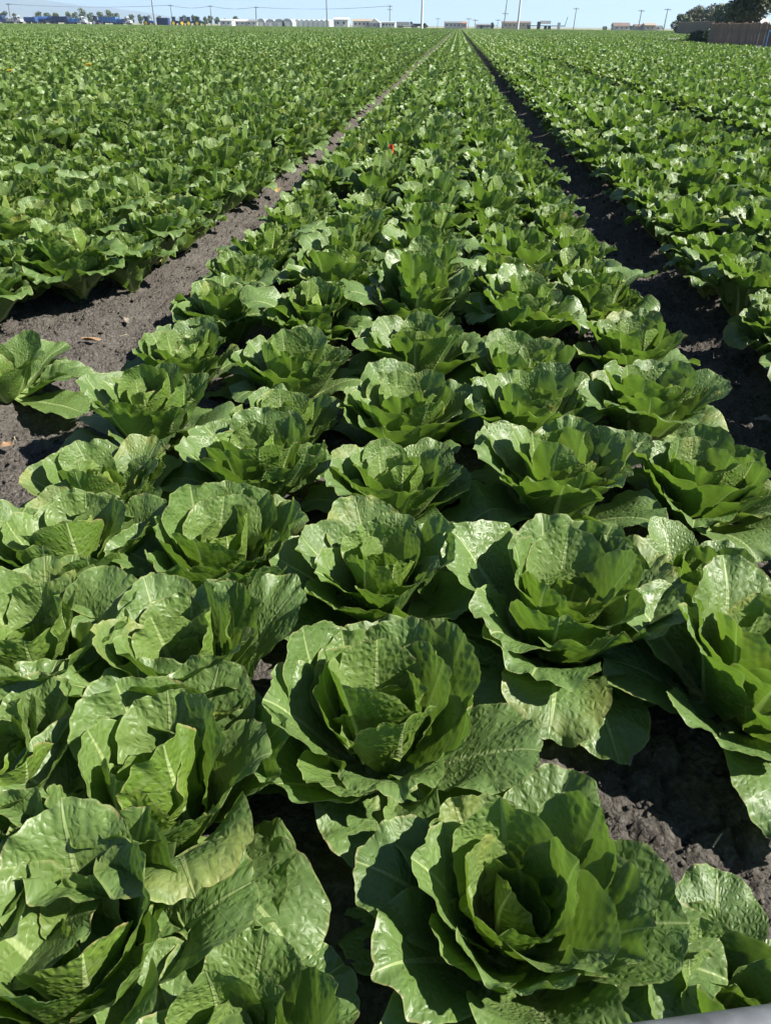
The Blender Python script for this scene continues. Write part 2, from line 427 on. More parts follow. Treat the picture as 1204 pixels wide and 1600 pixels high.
def make_head(meshes, x, y, z, rz, sc, label, group, tilt=(0, 0)):
    root = bpy.data.objects.new('romaine_lettuce', None); COL.objects.link(root)
    root.empty_display_size = .05
    root.location = (x, y, z); root.rotation_euler = (tilt[0], tilt[1], rz); root.scale = (sc, sc, sc)
    root['label'] = label; root['category'] = 'lettuce'; root['group'] = group
    for me in meshes:
        c = bpy.data.objects.new('leaf', me); COL.objects.link(c); c.parent = root
    return root

GM = 'romaine lettuce heads growing in the middle bed'
GL = 'romaine lettuce heads growing in the bed left of the bare furrow'
GR = 'romaine lettuce heads growing in the bed right of the shaded furrow'
# nearest heads of the middle bed: line, pixel centre in the photograph, scale, openness, leaves, label
NEAR = [
 ('D', 810, 1405, .94, 1.02, 21, 'big open romaine head at the bottom, beside the bare cracked soil'),
 ('C', 597, 1130, 1.02, .95, 22, 'large cupped romaine head in the centre foreground, left of the cracked soil'),
 ('B', 255, 1240, 1.02, .92, 21, 'tall upright romaine head at lower left with wide smooth inner leaves'),
 ('B', 120, 1500, 1.00, .80, 17, 'romaine head in the bottom left corner with folded dark outer leaves'),
 ('C', 350, 1665, .74, 1.0, 18, 'romaine head cut off by the bottom edge, left of the dark gap'),
 ('E', 1150, 1560, .66, 1.1, 15, 'small low romaine plant beside the grey metal rail'),
 ('B', 290, 1045, .98, 1.0, 20, 'bright green romaine head behind the tall upright one at lower left'),
 ('A', 50, 1015, .98, .95, 20, 'romaine head at the left edge in front of the plant with round glossy leaves'),
 ('A', -10, 1200, .90, 1.0, 18, 'romaine head cut by the left edge beside the tall upright one'),
 ('A', -60, 1420, .85, 1.0, 16, 'romaine leaves at the left edge above the bottom left corner head'),
 ('B', 340, 875, 1.00, .80, 20, 'tightly cupped romaine head with one broad tall leaf curving behind its heart'),
 ('C', 600, 905, .90, 1.0, 21, 'romaine head directly behind the large centre foreground one'),
 ('D', 872, 955, 1.08, 1.0, 22, 'wide romaine head with a lower leaf drooping onto the cracked soil'),
 ('E', 1180, 1050, 1.08, .95, 21, 'dark romaine head at the right edge behind the cracked soil'),
 ('E', 1085, 895, .72, 1.1, 16, 'low romaine plant squeezed behind the dark head at the right edge'),
 ('A', 112, 868, 1.00, .95, 20, 'romaine head with round glossy outer leaves near the left edge, by the furrow'),
 ('B', 398, 735, .95, .85, 20, 'upright romaine head behind the tightly cupped one'),
 ('C', 618, 760, .86, .95, 21, 'romaine head third from the bottom in the centre line'),
 ('D', 872, 757, 1.02, .95, 21, 'romaine head behind the wide drooping one, with a leaf pointing right'),
 ('E', 1092, 757, .92, .95, 21, 'romaine head at right beside the shaded furrow, low glossy outer leaves'),
 ('A', 165, 765, .88, 1.05, 19, 'flattish romaine head against the bare furrow, with a red speck on one leaf'),
 ('A', 235, 650, 1.00, .90, 20, 'round romaine head bulging over the bare furrow at middle left'),
 ('B', 445, 655, .82, .95, 19, 'smaller romaine head right of the round one by the bare furrow'),
 ('C', 635, 650, .98, .95, 21, 'romaine head fourth from the bottom in the centre line'),
 ('D', 825, 652, .92, .95, 20, 'romaine head third from the bottom in the line right of centre'),
 ('E', 1010, 640, .98, 1.0, 21, 'romaine head with a bright outer leaf bent over the shaded furrow'),
 ('A', 290, 558, .98, .95, 20, 'romaine head with a wavy fan leaf by the furrow, behind the round one'),
 ('B', 458, 585, .92, .95, 20, 'romaine head fifth from the bottom, second line from the bare furrow'),
 ('C', 648, 560, 1.0, .95, 20, 'romaine head fifth from the bottom in the centre line'),
 ('D', 820, 585, .95, .95, 20, 'romaine head fourth from the bottom in the line right of centre'),
 ('E', 987, 548, .95, .95, 20, 'romaine head two plants behind the one bent over the shaded furrow'),
]
ORD = ['first', 'second', 'third', 'fourth', 'fifth', 'sixth', 'seventh', 'eighth', 'ninth', 'tenth', 'eleventh', 'twelfth', 'thirteenth', 'fourteenth', 'fifteenth', 'sixteenth', 'seventeenth', 'eighteenth', 'nineteenth', 'twentieth']
def ordn(n): return ORD[n] if n < len(ORD) else ('twenty-'+ORD[n-20] if n < 29 else ('thirtieth' if n == 29 else 'thirty-'+ORD[n-30]))
# big lower leaves that hang out of their head in the photograph: azimuth, length, half width, slope angles, curl radius
EXTRA = {12: [(-100, .25, .076, 56, 62, 66, .14), (-76, .235, .07, 62, 72, 48, .2)],
         13: [(-98, .255, .078, 56, 64, 58, .15)],
         1: [(-12, .225, .08, 64, 56, 22, .16)],
         2: [(-40, .27, .075, 60, 66, 50, .15), (-75, .25, .08, 60, 62, 45, .14)],
         0: [(-15, .235, .085, 66, 60, 26, .2)]}
count = {}; lasty = {}
for k, (ln, px, py, sc, op, n, lab) in enumerate(NEAR):
    p = unp(px, py, .15)
    rs = random.Random(k*5+2)
    big = k in (0, 1, 2, 3, 4, 6, 7, 10, 11, 12, 13)
    me = leaf_meshes(500+k*3, NUH if big else NUK, NVH if big else NVK, n=n if big else n+4, openness=op, old=2 if k in (3, 4, 8, 9, 6, 7) else 4)
    rz_ = rs.uniform(0, 6.28)
    for q_, (azw, L_, W_, tb, tm, f_, rc_) in enumerate(EXTRA.get(k, [])):
        P, a1, a2 = leaf_arrays(NUH, NVH, L_, W_, R(azw)-rz_, .03, tb, tm, f_, rc_, 8000+k*10+q_, 1.0, .8, 0, .05)
        me.append(quad_mesh('leaf', P, grid_faces(NUH, NVH), M_LEAF, {'leafuv': a1, 'metric': a2}))
    make_head(me, p.x, p.y, soil_z(p.x, p.y)-.012, rz_, sc*1.0, lab, GM, (rs.uniform(-.06, .06), rs.uniform(-.06, .06)))
    count[('m', ln)] = count.get(('m', ln), 0)+1; lasty[ln] = max(lasty.get(ln, 0), p.y)
# two plants of the left bed that stand apart
me = leaf_meshes(905, NUK, NVK, n=11, openness=1.1, old=3)
for k, (az, L, thb, thm, fl, Rc) in enumerate([(-.35-2.2, .31, 72, 86, 12, .16), (.42-2.2, .27, 62, 72, 55, .07), (.05-2.2, .24, 60, 60, 30, .10), (1.1-2.2, .26, 58, 55, 35, .10)]):
    P, a1, a2 = leaf_arrays(NUK+6, NVK+8, L, .072, az, .03, thb, thm, fl, Rc, 7000+k, 1.0, .8, 0, .1)
    me.append(quad_mesh('leaf', P, grid_faces(NUK+6, NVK+8), M_LEAF, {'leafuv': a1, 'metric': a2}))
p = unp(5, 588, .12); make_head(me, p.x, p.y, soil_z(p.x, p.y)-.012, 2.2, .92, 'flopped romaine plant at the left edge with a long leaf lying on the furrow', GL)
me = leaf_meshes(911, NUK, NVK, n=28, openness=1.0, old=7, dense=True)
p = unp(122, 440, .15); make_head(me, p.x, p.y, soil_z(p.x, p.y)-.012, 1.0, 1.22, 'broad romaine head at the left, first behind the bare soil of the furrow', GL)
LEFT1 = p.y

VAR = [leaf_meshes(40+i, NUM, NVM, old=5, n=30+(i % 3), openness=(.72, .92, .80, .98)[i % 4], dense=True) for i in range(12)]

# every other planting position: (x, y, bed, line)
pos = []
LN = 'ABCDE'
half = math.tan(R(27.8))
def inview(x, y, m=0.0):                # inside the camera's view, with a margin in metres
    cx = x*math.cos(YAW)+y*math.sin(YAW); cy = -x*math.sin(YAW)+y*math.cos(YAW)
    zc = cy*math.cos(PITCH)+.85*math.sin(PITCH)
    return abs(cx) < zc*.5235+m and cy > -.1
INDIV_FAR = 27.0
def EDGE(b, li): return .84 if (b, li) in ((-1, 4), (0, 0), (0, 4), (1, 0), (1, 4), (2, 0)) else 1.0
def HS(y): return 1.0+.06*float(smooth((y-3)/4))
rp = random.Random(11)
for b in range(-12, 13):
    for li in range(5):
        y = 0.2+rp.uniform(0, .3)
        if b == 0: y = lasty[LN[li]]+.34
        if b == -1: y = (LEFT1+.21 if li == 4 else .5+rp.uniform(0, .3))
        if b == 1: y = rp.uniform(.15, .4)
        while y < INDIV_FAR:
            X0 = LINE0+li*DL+b*PITCHX
            yy = y+rp.gauss(0, .022)
            x = X0*sx(yy)+rp.gauss(0, .016)+({1: .03, 2: .07}.get(b, 0) if li == 0 else {0: -.05, 1: -.08}.get(b, 0) if li == 4 else 0)*float(smooth((yy-2.4)/2))
            if inview(x, yy, 1.3): pos.append((x, yy, b, li, inview(x, yy, .10)))
            y += .315*rp.uniform(.93, 1.07)
            if rp.random() < .012: y += .25
vis = sorted([p for p in pos if p[4]], key=lambda p: math.hypot(p[0], p[1]))
N_IND = 300-len(NEAR)-2
ind = vis[:N_IND]; indset = set(map(id, ind))
ind.sort(key=lambda p: p[1])
lname = {('m', 0): 'the line beside the bare left furrow', ('m', 1): 'second line from the left furrow', ('m', 2): 'the centre line', ('m', 3): 'second line from the shaded furrow', ('m', 4): 'the line beside the shaded furrow'}
cnt2 = {}
for (x, y, b, li, _) in ind:
    k = (b, li)
    if b == 0: n0 = count.get(('m', LN[li]), 0)
    else: n0 = 1 if (b == -1 and li == 4) else 0
    n = n0+cnt2.get(k, 0); cnt2[k] = cnt2.get(k, 0)+1
    if b == 0: lab = 'middle bed romaine, %s, %s plant from the bottom' % (lname[('m', li)], ordn(n)); gp = GM
    else:
        side = 'left' if b < 0 else 'right'; fur = 'bare' if b < 0 else 'shaded'
        q = (4-li) if b < 0 else li
        dist = (abs(b)-1)*5+q
        row = 'beside' if dist == 0 else '%s line from' % ORD[dist]
        nearn = '%s from the front' % ordn(n)
        lab = 'romaine %s the %s furrow on the %s, %s' % (row, fur, side, nearn)
        gp = (GL if b < 0 else GR) if abs(b) == 1 else 'romaine lettuce heads in the beds further %s' % side
    v = VAR[rp.randrange(12)]
    make_head(v, x, y, .055*1.0-.012+.004*rp.random(), rp.uniform(0, 6.28), rp.uniform(.95, 1.26)*(1.05 if b == 0 else 1.08)*HS(y)*(EDGE(b, li) if y > 2.4 else 1), lab, gp, (rp.uniform(-.15, .15), rp.uniform(-.15, .15)))

# the rest of the field: one object, instanced heads, then instanced stretches of bed
src = bpy.data.collections.new('lettuce_source')
NUL, NVL = 9, 13
for i in range(8):
    lv = head_leaves(200+i, NUL, NVL, n=28, openness=.9, blist=1.0, old=4, dense=True)
    src.objects.link(bpy.data.objects.new('a_head_%02d' % i, merged('far_head', lv, NUL, NVL, M_LEAF2)))
PL = .333*10
for i in range(8):
    nar = i < 3
    rs = random.Random(i+50); leaves = []
    nu, nv = 4, 6
    for li in range(5):
        for k in range(10):
            x = LINE0+li*DL+rs.gauss(0, .025)+(0 if not nar else .075 if li == 0 else -.075 if li == 4 else 0)-(LINE0+2*DL); yy = (k+.5)*.333+rs.gauss(0, .025)
            sc = rs.uniform(1.12, 1.42)*(.85 if nar and li in (0, 4) else 1); a = rs.uniform(0, 6.28); ca, sa = math.cos(a)*sc, math.sin(a)*sc
            for P, a1, a2 in head_leaves(rs.randrange(9999), nu, nv, n=14, blist=0, old=3, dense=True):
                Q = np.stack([P[:, 0]*ca-P[:, 1]*sa+x, P[:, 0]*sa+P[:, 1]*ca+yy, P[:, 2]*sc], 1)
                leaves.append((Q, a1, a2))
    src.objects.link(bpy.data.objects.new('b_stretch_%02d' % i, merged('far_stretch', leaves, nu, nv, M_LEAF2)))
pts, vi, rot, scl = [], [], [], []
for p in pos:
    if id(p) in indset: continue
    x, y, b, li, _ = p
    if b == 0 and y < 2.2: continue
    pts.append((x, y, .045)); vi.append(rp.randrange(8)); rot.append((rp.uniform(-.08, .08), rp.uniform(-.08, .08), rp.uniform(0, 6.28))); scl.append(rp.uniform(1.02, 1.25)*(1.05 if b == 0 else 1.08)*HS(y)*EDGE(b, li))
y = INDIV_FAR+.1
FENCE_A = ray(1106, 60, 53.0); FENCE_B = ray(1330, 60, 37.0)
def behind_fence(x, y):
    # everything right of the line from the fence's left end, seen from above
    t = (x-FENCE_A.x)/(FENCE_B.x-FENCE_A.x)
    if x < FENCE_A.x-2.4: return False
    yl = FENCE_A.y+(FENCE_B.y-FENCE_A.y)*t
    return y > yl-2.6 and y < 230 and x > FENCE_A.x-2.4+max(0, (y-FENCE_A.y))*.385
while y < FIELD_END:
    wmax = (y*math.cos(PITCH)+.5)*.53*1.0+3.5
    wmax = y*.70+4
    b0 = int(wmax/PITCHX/.95)+1
    for b in range(-b0, b0+1):
        x = ((LINE0+2*DL)+b*PITCHX)*.95+(0 if -1 <= b <= 2 else rp.uniform(-.12, .12))
        if not inview(x, y+PL/2, 4.0): continue
        if behind_fence(x, y+PL): continue
        if 66 < y < 71.5 and x > ray(995, 60, 68).x: continue
        pts.append((x, y, .02 if y > 40 else .04)); vi.append(8+(rp.randrange(3) if -1 <= b <= 2 else 3+rp.randrange(5))); rot.append((0, 0, 0 if rp.random() < .5 else math.pi)); 
        if rot[-1][2] > 1: pts[-1] = (x, y+PL, pts[-1][2])
        scl.append(1.0)
    y += PL
me = bpy.data.meshes.new('lettuce_field'); me.vertices.add(len(pts)); me.vertices.foreach_set('co', np.array(pts, dtype=np.float32).ravel())
at = me.attributes.new('vi', 'INT', 'POINT'); at.data.foreach_set('value', np.array(vi, dtype=np.int32))
at = me.attributes.new('rot', 'FLOAT_VECTOR', 'POINT'); at.data.foreach_set('vector', np.array(rot, dtype=np.float32).ravel())
at = me.attributes.new('sc', 'FLOAT', 'POINT'); at.data.foreach_set('value', np.array(scl, dtype=np.float32))
field = link('lettuce_field', me); tag(field, 'endless even rows of distant green romaine lettuce reaching the horizon', 'lettuce field', kind='stuff')
ng = bpy.data.node_groups.new('scatter', 'GeometryNodeTree')
ng.interface.new_socket('Geometry', in_out='INPUT', socket_type='NodeSocketGeometry'); ng.interface.new_socket('Geometry', in_out='OUTPUT', socket_type='NodeSocketGeometry')
gi = ng.nodes.new('NodeGroupInput'); go = ng.nodes.new('NodeGroupOutput'); ip = ng.nodes.new('GeometryNodeInstanceOnPoints'); ci = ng.nodes.new('GeometryNodeCollectionInfo')
ci.inputs['Collection'].default_value = src; ci.inputs['Separate Children'].default_value = True; ci.inputs['Reset Children'].default_value = True
def na(nm, ty):
    o = ng.nodes.new('GeometryNodeInputNamedAttribute'); o.data_type = ty; o.inputs['Name'].default_value = nm; return o.outputs['Attribute']
ng.links.new(gi.outputs[0], ip.inputs['Points']); ng.links.new(ci.outputs[0], ip.inputs['Instance']); ip.inputs['Pick Instance'].default_value = True
ng.links.new(na('vi', 'INT'), ip.inputs['Instance Index']); ng.links.new(na('rot', 'FLOAT_VECTOR'), ip.inputs['Rotation']); ng.links.new(na('sc', 'FLOAT'), ip.inputs['Scale'])
ng.links.new(ip.outputs[0], go.inputs[0])
mo = field.modifiers.new('scatter', 'NODES'); mo.node_group = ng
print('field points', len(pts), 'heads in view', len(vis))

# ------------------------------------------------------------------ crumbs and clods of soil
def ico():
    t = (1+5**.5)/2
    v = np.array([(-1, t, 0), (1, t, 0), (-1, -t, 0), (1, -t, 0), (0, -1, t), (0, 1, t), (0, -1, -t), (0, 1, -t), (t, 0, -1), (t, 0, 1), (-t, 0, -1), (-t, 0, 1)])/1.9
    f = np.array([(0,11,5),(0,5,1),(0,1,7),(0,7,10),(0,10,11),(1,5,9),(5,11,4),(11,10,2),(10,7,6),(7,1,8),(3,9,4),(3,4,2),(3,2,6),(3,6,8),(3,8,9),(4,9,5),(2,4,11),(6,2,10),(8,6,7),(9,8,1)])
    return v, f
IV, IF = ico()
V_, F_ = [], []; nb = 0
rc = np.random.default_rng(5)
def clods(n, x0, x1, y0, y1, s0, s1):
    global nb
    for k in range(n):
        y = y0+(y1-y0)*rc.random()**1.3; x = rc.uniform(x0, x1)*sx(y); s = s0+(s1-s0)*rc.random()**5
        v = IV*rc.uniform(.45, 1.4, IV.shape)*s*np.array([1, rc.uniform(.7, 1.2), rc.uniform(.5, .9)])
        a = rc.uniform(0, 6.28); c, q = math.cos(a), math.sin(a)
        v = np.stack([v[:, 0]*c-v[:, 1]*q+x, v[:, 0]*q+v[:, 1]*c+y, v[:, 2]+soil_z(x, y)+s*.05], 1)
        V_.append(v); F_.append(IF+nb); nb += 12
clods(5500, -1.62, -.78, .7, 6.0, .002, .010)
clods(2600, .25, .75, .25, 1.0, .0012, .0055)
clods(1400, .60, 1.15, 1.0, 6, .003, .014)
cl_o = link('soil_clods', quad_mesh('soil_clods', np.concatenate(V_), np.concatenate(F_), M_SOIL, None, True))
tag(cl_o, 'loose crumbs and clods of dark soil lying in the furrows', 'soil', kind='stuff')

# ------------------------------------------------------------------ dry leaves, straw, marker, flowers
M_DRY = simple('dry_leaf', (.34, .22, .12), .85, var=.4, scale=30, col2=(.22, .13, .07), bump=.004)
M_YEL = simple('yellow_leaf', (.34, .30, .09), .7, var=.3, scale=25, col2=(.30, .20, .08), bump=.003)
M_STRAW = simple('straw', (.45, .38, .25), .8, var=.3, scale=60)
M_CLOD = simple('pinkish_brown_scrap', (.17, .125, .105), .9, var=.4, scale=60, bump=.003)
M_PALE = simple('bleached_leaf', (.27, .23, .18), .8, var=.45, scale=30, bump=.004)
def scrap(name, label, cat, px, py, L, Wd, rz, m, seed, group=None, z=.012, curl=.5):
    rs = np.random.default_rng(seed); nu, nv = 13, 19
    U, Vv = np.meshgrid(np.linspace(-1, 1, nu), np.linspace(0, 1, nv))
    w = Wd*np.sin(np.clip(Vv, .03, .97)*math.pi)**.6*(1+.25*fbm(Vv*5+seed, U*0, seed, 2))
    x = U*w; yl = (Vv-.5)*L
    zz = .010*fbm(x*45+seed, yl*45, seed, 3)+curl*(x**2)/Wd*.8+.004+.012*np.abs(fbm(yl*18+seed, x*0, seed+3, 2))
    P = np.stack([x.ravel(), yl.ravel(), zz.ravel()], 1)
    p = unp(px, py, .02)
    o = link(name, quad_mesh(name, P, grid_faces(nu, nv), m)); o.location = (p.x, p.y, soil_z(p.x, p.y)+z); o.rotation_euler = (rs.uniform(-.15, .15), rs.uniform(-.15, .15), rz)
    so_ = o.modifiers.new('thickness', 'SOLIDIFY'); so_.thickness = .001
    return tag(o, label, cat, group)
GD = 'dry and yellowed lettuce leaves on the soil'
scrap('dry_leaf', 'long orange-brown dry leaf in the bare furrow beside the flopped plant', 'dead leaf', 146, 549, .065, .016, -1.15, M_DRY, 3, GD)
scrap('dry_leaf', 'orange-brown dry leaf in the furrow at the left edge, above the other edge leaf', 'dead leaf', 12, 710, .055, .017, -1.4, M_DRY, 4, GD)
scrap('dry_leaf', 'brown dry leaf at the left edge beside the round glossy-leaved romaine', 'dead leaf', 8, 824, .045, .016, -1.2, M_DRY, 5, GD)
scrap('dry_leaf', 'bleached crumpled leaf at the foot of the broad left bed romaine', 'dead leaf', 203, 512, .055, .014, .3, M_PALE, 6, GD)
scrap('dry_leaf', 'bleached leaf strip curled in the shade above the cracked soil', 'dead leaf', 972, 1208, .07, .0045, -.25, M_PALE, 7, GD)
scrap('dry_leaf', 'pinkish brown scrap beside the large centre foreground romaine', 'dead leaf', 797, 1206, .026, .009, .2, M_CLOD, 8, GD)
scrap('dry_leaf', 'withered leaf lying in the shaded furrow at the right edge', 'dead leaf', 1190, 672, .06, .012, 1.2, M_PALE, 9, GD)
scrap('dry_leaf', 'pale scrap far along the shaded furrow', 'dead leaf', 842, 232, .16, .05, 1.2, M_PALE, 10, GD)
scrap('yellow_leaf', 'yellow leaf hanging over the furrow edge, nearest of the yellow ones', 'yellow leaf', 250, 440, .07, .024, .7, M_YEL, 11, GD, z=.05)
scrap('yellow_leaf', 'yellow leaf lying by the furrow, middle one of three', 'yellow leaf', 305, 402, .07, .024, -.5, M_YEL, 12, GD, z=.05)
scrap('yellow_leaf', 'small yellow leaf furthest along the bare furrow', 'yellow leaf', 432, 314, .08, .026, .4, M_YEL, 13, GD, z=.06)
for k, (px, py, L, a) in enumerate([(1100, 1353, .028, .7), (1024, 1378, .022, -1.3), (1150, 1440, .026, -.9), (1125, 1438, .016, 1.4), (246, 508, .03, .6), (190, 530, .03, 1.2), (25, 690, .025, -.6), (110, 705, .02, .3), (320, 470, .03, 1.0)]):
    p = unp(px, py, .02); z = soil_z(p.x, p.y)+.004
    d = Vector((math.sin(a), math.cos(a), .12))*L
    m = MB().cyl((p.x, p.y, z), (p.x+d.x*.5, p.y+d.y*.5, z+d.z*.5+.003), .0012, .0016, 6).cyl((p.x+d.x*.5, p.y+d.y*.5, z+d.z*.5+.003), (p.x+d.x, p.y+d.y, z+d.z*.2), .0016, .0008, 6)
    lab = ['longest pale straw bit slanting on the cracked soil', 'thin straw bit on the cracked soil close to the big bottom head', 'straw bit on the crumbly soil above the small plant by the rail', 'short straw bit touching another above the rail plant',
           'thin straw bit right of the bleached leaf in the bare furrow', 'straw bit between bleached leaf and orange-brown leaf in the furrow', 'pale straw bit above the orange-brown leaf at the left edge', 'small straw bit in mid furrow beside the round bulging head', 'straw bit highest up the bare furrow'][k]
    tag(m.obj('straw_bit', M_STRAW), lab, 'straw', 'straw bits on the cracked soil' if px > 900 else 'straw bits in the bare furrow')

M_RED = simple('orange_red_plastic', (.75, .09, .03), .4, var=.1, scale=5)
p = unp(611, 234, .34)
t = thing('marker_flag', 'small orange-red marker standing among the middle bed romaines', 'marker', (p.x, p.y, .06))
MB().cyl((0, 0, 0), (0, 0, .30), .002, n=6).obj('stake', M_STRAW, t)
fl = MB()
for i in range(5):
    a0_, a1_ = -.015+i*.006, -.015+(i+1)*.006
    w0, w1 = .004*math.sin(i*1.3), .004*math.sin((i+1)*1.3)
    fl.add([(a0_, w0-.004, .255), (a1_, w1-.004, .255), (a1_, w1-.004, .31), (a0_, w0-.004, .31), (a0_, w0-.0065, .255), (a1_, w1-.0065, .255), (a1_, w1-.0065, .31), (a0_, w0-.0065, .31)],
           [(0, 1, 2, 3), (7, 6, 5, 4), (0, 4, 5, 1), (3, 2, 6, 7)])
fl.obj('flag', M_RED, t)
M_FLOW = simple('yellow_petals', (.85, .55, .02), .5, var=.1, scale=20)
M_STEM = simple('weed_stem', (.10, .18, .04), .6, var=.2, scale=20)
for px, py, lab in ((137, 105, 'small yellow weed flower above the crop at upper left, further right one'), (17, 115, 'small yellow weed flower above the crop near the upper left edge')):
    p = unp(px, py, .33)
    t = thing('yellow_flower', lab, 'flower', (p.x, p.y, .03), group='yellow weed flowers in the left beds')
    MB().cyl((0, 0, 0), (.02, 0, .3), .006, .004, 6).obj('stem', M_STEM, t)
    fm = MB()
    for k in range(9):
        a = k*2.4; rr = .035*math.sqrt(k/9); c = Vector((.02+rr*math.cos(a), rr*math.sin(a), .31+.012*(k % 3)))
        for q in range(6):
            b_ = q*math.pi/3; fm.add([c, c+Vector((.035*math.cos(b_-.35), .035*math.sin(b_-.35), .018)), c+Vector((.045*math.cos(b_), .045*math.sin(b_), .022)), c+Vector((.035*math.cos(b_+.35), .035*math.sin(b_+.35), .018))], [(0, 1, 2, 3)])
    fm.obj('flower_head', M_FLOW, t)

# ------------------------------------------------------------------ rail at the lower right corner
M_GALV = simple('galvanised_metal', (.24, .25, .255), .5, metal=.4, var=.5, scale=38, bump=.0012)
da, db = pix_dir(1000, 1596), pix_dir(1215, 1566)
A_ = Vector((0, 0, CAMH))+da*.50; B_ = Vector((0, 0, CAMH))+db*.52
ax = (B_-A_).normalized(); dn = ax.cross((da+db).normalized()).normalized()
if dn.dot(up2) > 0: dn = -dn
rr = .024
A2 = A_+dn*rr-ax*.35; B2 = B_+dn*rr+ax*.6
n = 40; d = (B2-A2).normalized(); a = d.orthogonal().normalized(); b = d.cross(a)
rail = MB(); ring = []
for k in range(25):
    c = A2+(B2-A2)*k/24
    rail.v += [tuple(c+(a*math.cos(2*math.pi*i/n)+b*math.sin(2*math.pi*i/n))*rr) for i in range(n)]
    if k: rail.f += [((k-1)*n+i, (k-1)*n+(i+1) % n, k*n+(i+1) % n, k*n+i) for i in range(n)]
rail.f += [tuple(range(n))[::-1], tuple(range(24*n, 25*n))]
tag(rail.obj('metal_rail', M_GALV, sm=True), 'grey galvanised pipe rail crossing the bottom right corner', 'rail')

# ------------------------------------------------------------------ far things
M_BARK = simple('bark', (.12, .09, .06), .9, var=.3, scale=8)
def crown_mat(name, c1, c2):
    m, nt, b = mat(name); g = NB(nt)
    tc = g.n('TexCoord'); no = g.n('TexNoise'); no.inputs['Scale'].default_value = 1.2; no.inputs['Detail'].default_value = 4; g.l(tc.outputs['Object'], no.inputs['Vector'])
    c = g.mix(g.rng(no.outputs[0], .35, .65), c1+(1,), c2+(1,)); g.l(c, b.inputs['Base Color']); b.inputs['Roughness'].default_value = .6
    return m
M_CR = [crown_mat('dark_foliage', (.055, .080, .028), (.085, .115, .040)), crown_mat('olive_foliage', (.075, .085, .035), (.12, .12, .055)), crown_mat('grey_green_foliage', (.06, .085, .05), (.09, .11, .06))]
def tree(name, label, x, y, h, r, mi=0, trunk=.25, nleaf=900, lobes=7, leaf=.22, group=None, seed=0, base=0.0, flat=1.0, cat='tree'):
    rs = np.random.default_rng(seed+17)
    t = thing(name, label, cat, (x, y, base), group=group)
    tb = MB(); tr = max(.05, h*.025)
    tb.cyl((0, 0, -.1), (0, 0, h*trunk+.2), tr, tr*.75, 8)
    cen = []
    for k in range(lobes):
        a = rs.uniform(0, 6.28); q = rs.uniform(.15, .62)*r
        zc = h*(trunk+(1-trunk)*rs.uniform(.18, .82)); lr = r*rs.uniform(.32, .55)
        zc = min(zc, h-lr*.7*flat)
        cen.append((q*math.cos(a), q*math.sin(a), zc, lr))
        tb.cyl((0, 0, h*trunk*.8), (q*math.cos(a)*.8, q*math.sin(a)*.8, zc), tr*.5, tr*.15, 5)
    tb.obj('trunk', M_BARK, t)
    cen.append((0, 0, h*(trunk+(1-trunk)*.5), r*.55))
    C = np.array(cen); idx = rs.integers(0, len(C), nleaf); d = rs.normal(0, 1, (nleaf, 3)); d /= np.linalg.norm(d, axis=1)[:, None]
    rad = C[idx, 3]*(.55+.5*rs.random(nleaf)**.6)
    P = C[idx, :3]+d*rad[:, None]*np.array([1, 1, .8*flat]); P[:, 2] = np.clip(P[:, 2], .1, h*1.02)
    nrm = d+rs.normal(0, .6, (nleaf, 3)); nrm /= np.linalg.norm(nrm, axis=1)[:, None]
    a = np.cross(nrm, rs.normal(0, 1, (nleaf, 3))); a /= np.linalg.norm(a, axis=1)[:, None]; b = np.cross(nrm, a)
    s = (leaf*rs.uniform(.5, 1.2, nleaf))[:, None]
    V = np.stack([P-a*s, P-b*s*.6, P+a*s, P+b*s*.6], 1).reshape(-1, 3)
    link('crown', quad_mesh('crown', V, np.arange(nleaf*4).reshape(-1, 4), M_CR[mi], None, False), t)
    return t

# --- right side: fences with their boards, posts, yard trees
M_FB = simple('weathered_fence_board', (.33, .215, .155), .9, var=.35, scale=2.5, col2=(.24, .155, .115), bump=.003)
M_FB2 = simple('tan_fence_board', (.30, .22, .155), .9, var=.3, scale=2.5, bump=.003)
def fence(label, A, B, ztop, base, m, bw=.15, post=2.4):
    d = B-A; Ln = d.length; d.normalize(); rz = math.atan2(d.y, d.x)
    t = thing('wooden_fence', label, 'fence', (A.x, A.y, 0), rz)
    n = int(Ln/bw); bm = []
    for v in range(4):
        w = bw*.93; hh = ztop-base+(-.03, .01, .03, 0)[v]
        bm.append(MB().add([(0, 0, base), (w, 0, base), (w, 0, base+hh-.03), (w*.8, 0, base+hh), (w*.2, 0, base+hh), (0, 0, base+hh-.03), (0, .02, base), (w, .02, base), (w, .02, base+hh-.03), (w*.8, .02, base+hh), (w*.2, .02, base+hh), (0, .02, base+hh-.03)],
                           [(0, 1, 2, 3, 4, 5), (11, 10, 9, 8, 7, 6)]+[(i, i+6, (i+1) % 6+6, (i+1) % 6) for i in range(6)]).mesh('board', m))
    rr = random.Random(3)
    for k in range(min(n, 290)):
        o = bpy.data.objects.new('board', bm[rr.randrange(4)]); COL.objects.link(o); o.parent = t
        o.location = (k*bw, rr.uniform(-.012, .012)-.03, rr.uniform(-.03, .03)); o.rotation_euler = (0, rr.uniform(-.012, .012), 0)
    pm = MB().box(-.06, .06, .0, .12, base, ztop+.06).mesh('post', m)
    for k in range(int(Ln/post)+1):
        o = bpy.data.objects.new('post', pm); COL.objects.link(o); o.parent = t; o.location = (k*post, .03, 0)
    rm = MB().box(0, Ln, .0, .05, ztop-.35, ztop-.25).mesh('rail', m); o = bpy.data.objects.new('rail', rm); COL.objects.link(o); o.parent = t
    o2 = bpy.data.objects.new('rail', rm); COL.objects.link(o2); o2.parent = t; o2.location = (0, 0, -(ztop-base)*.6)
    return t
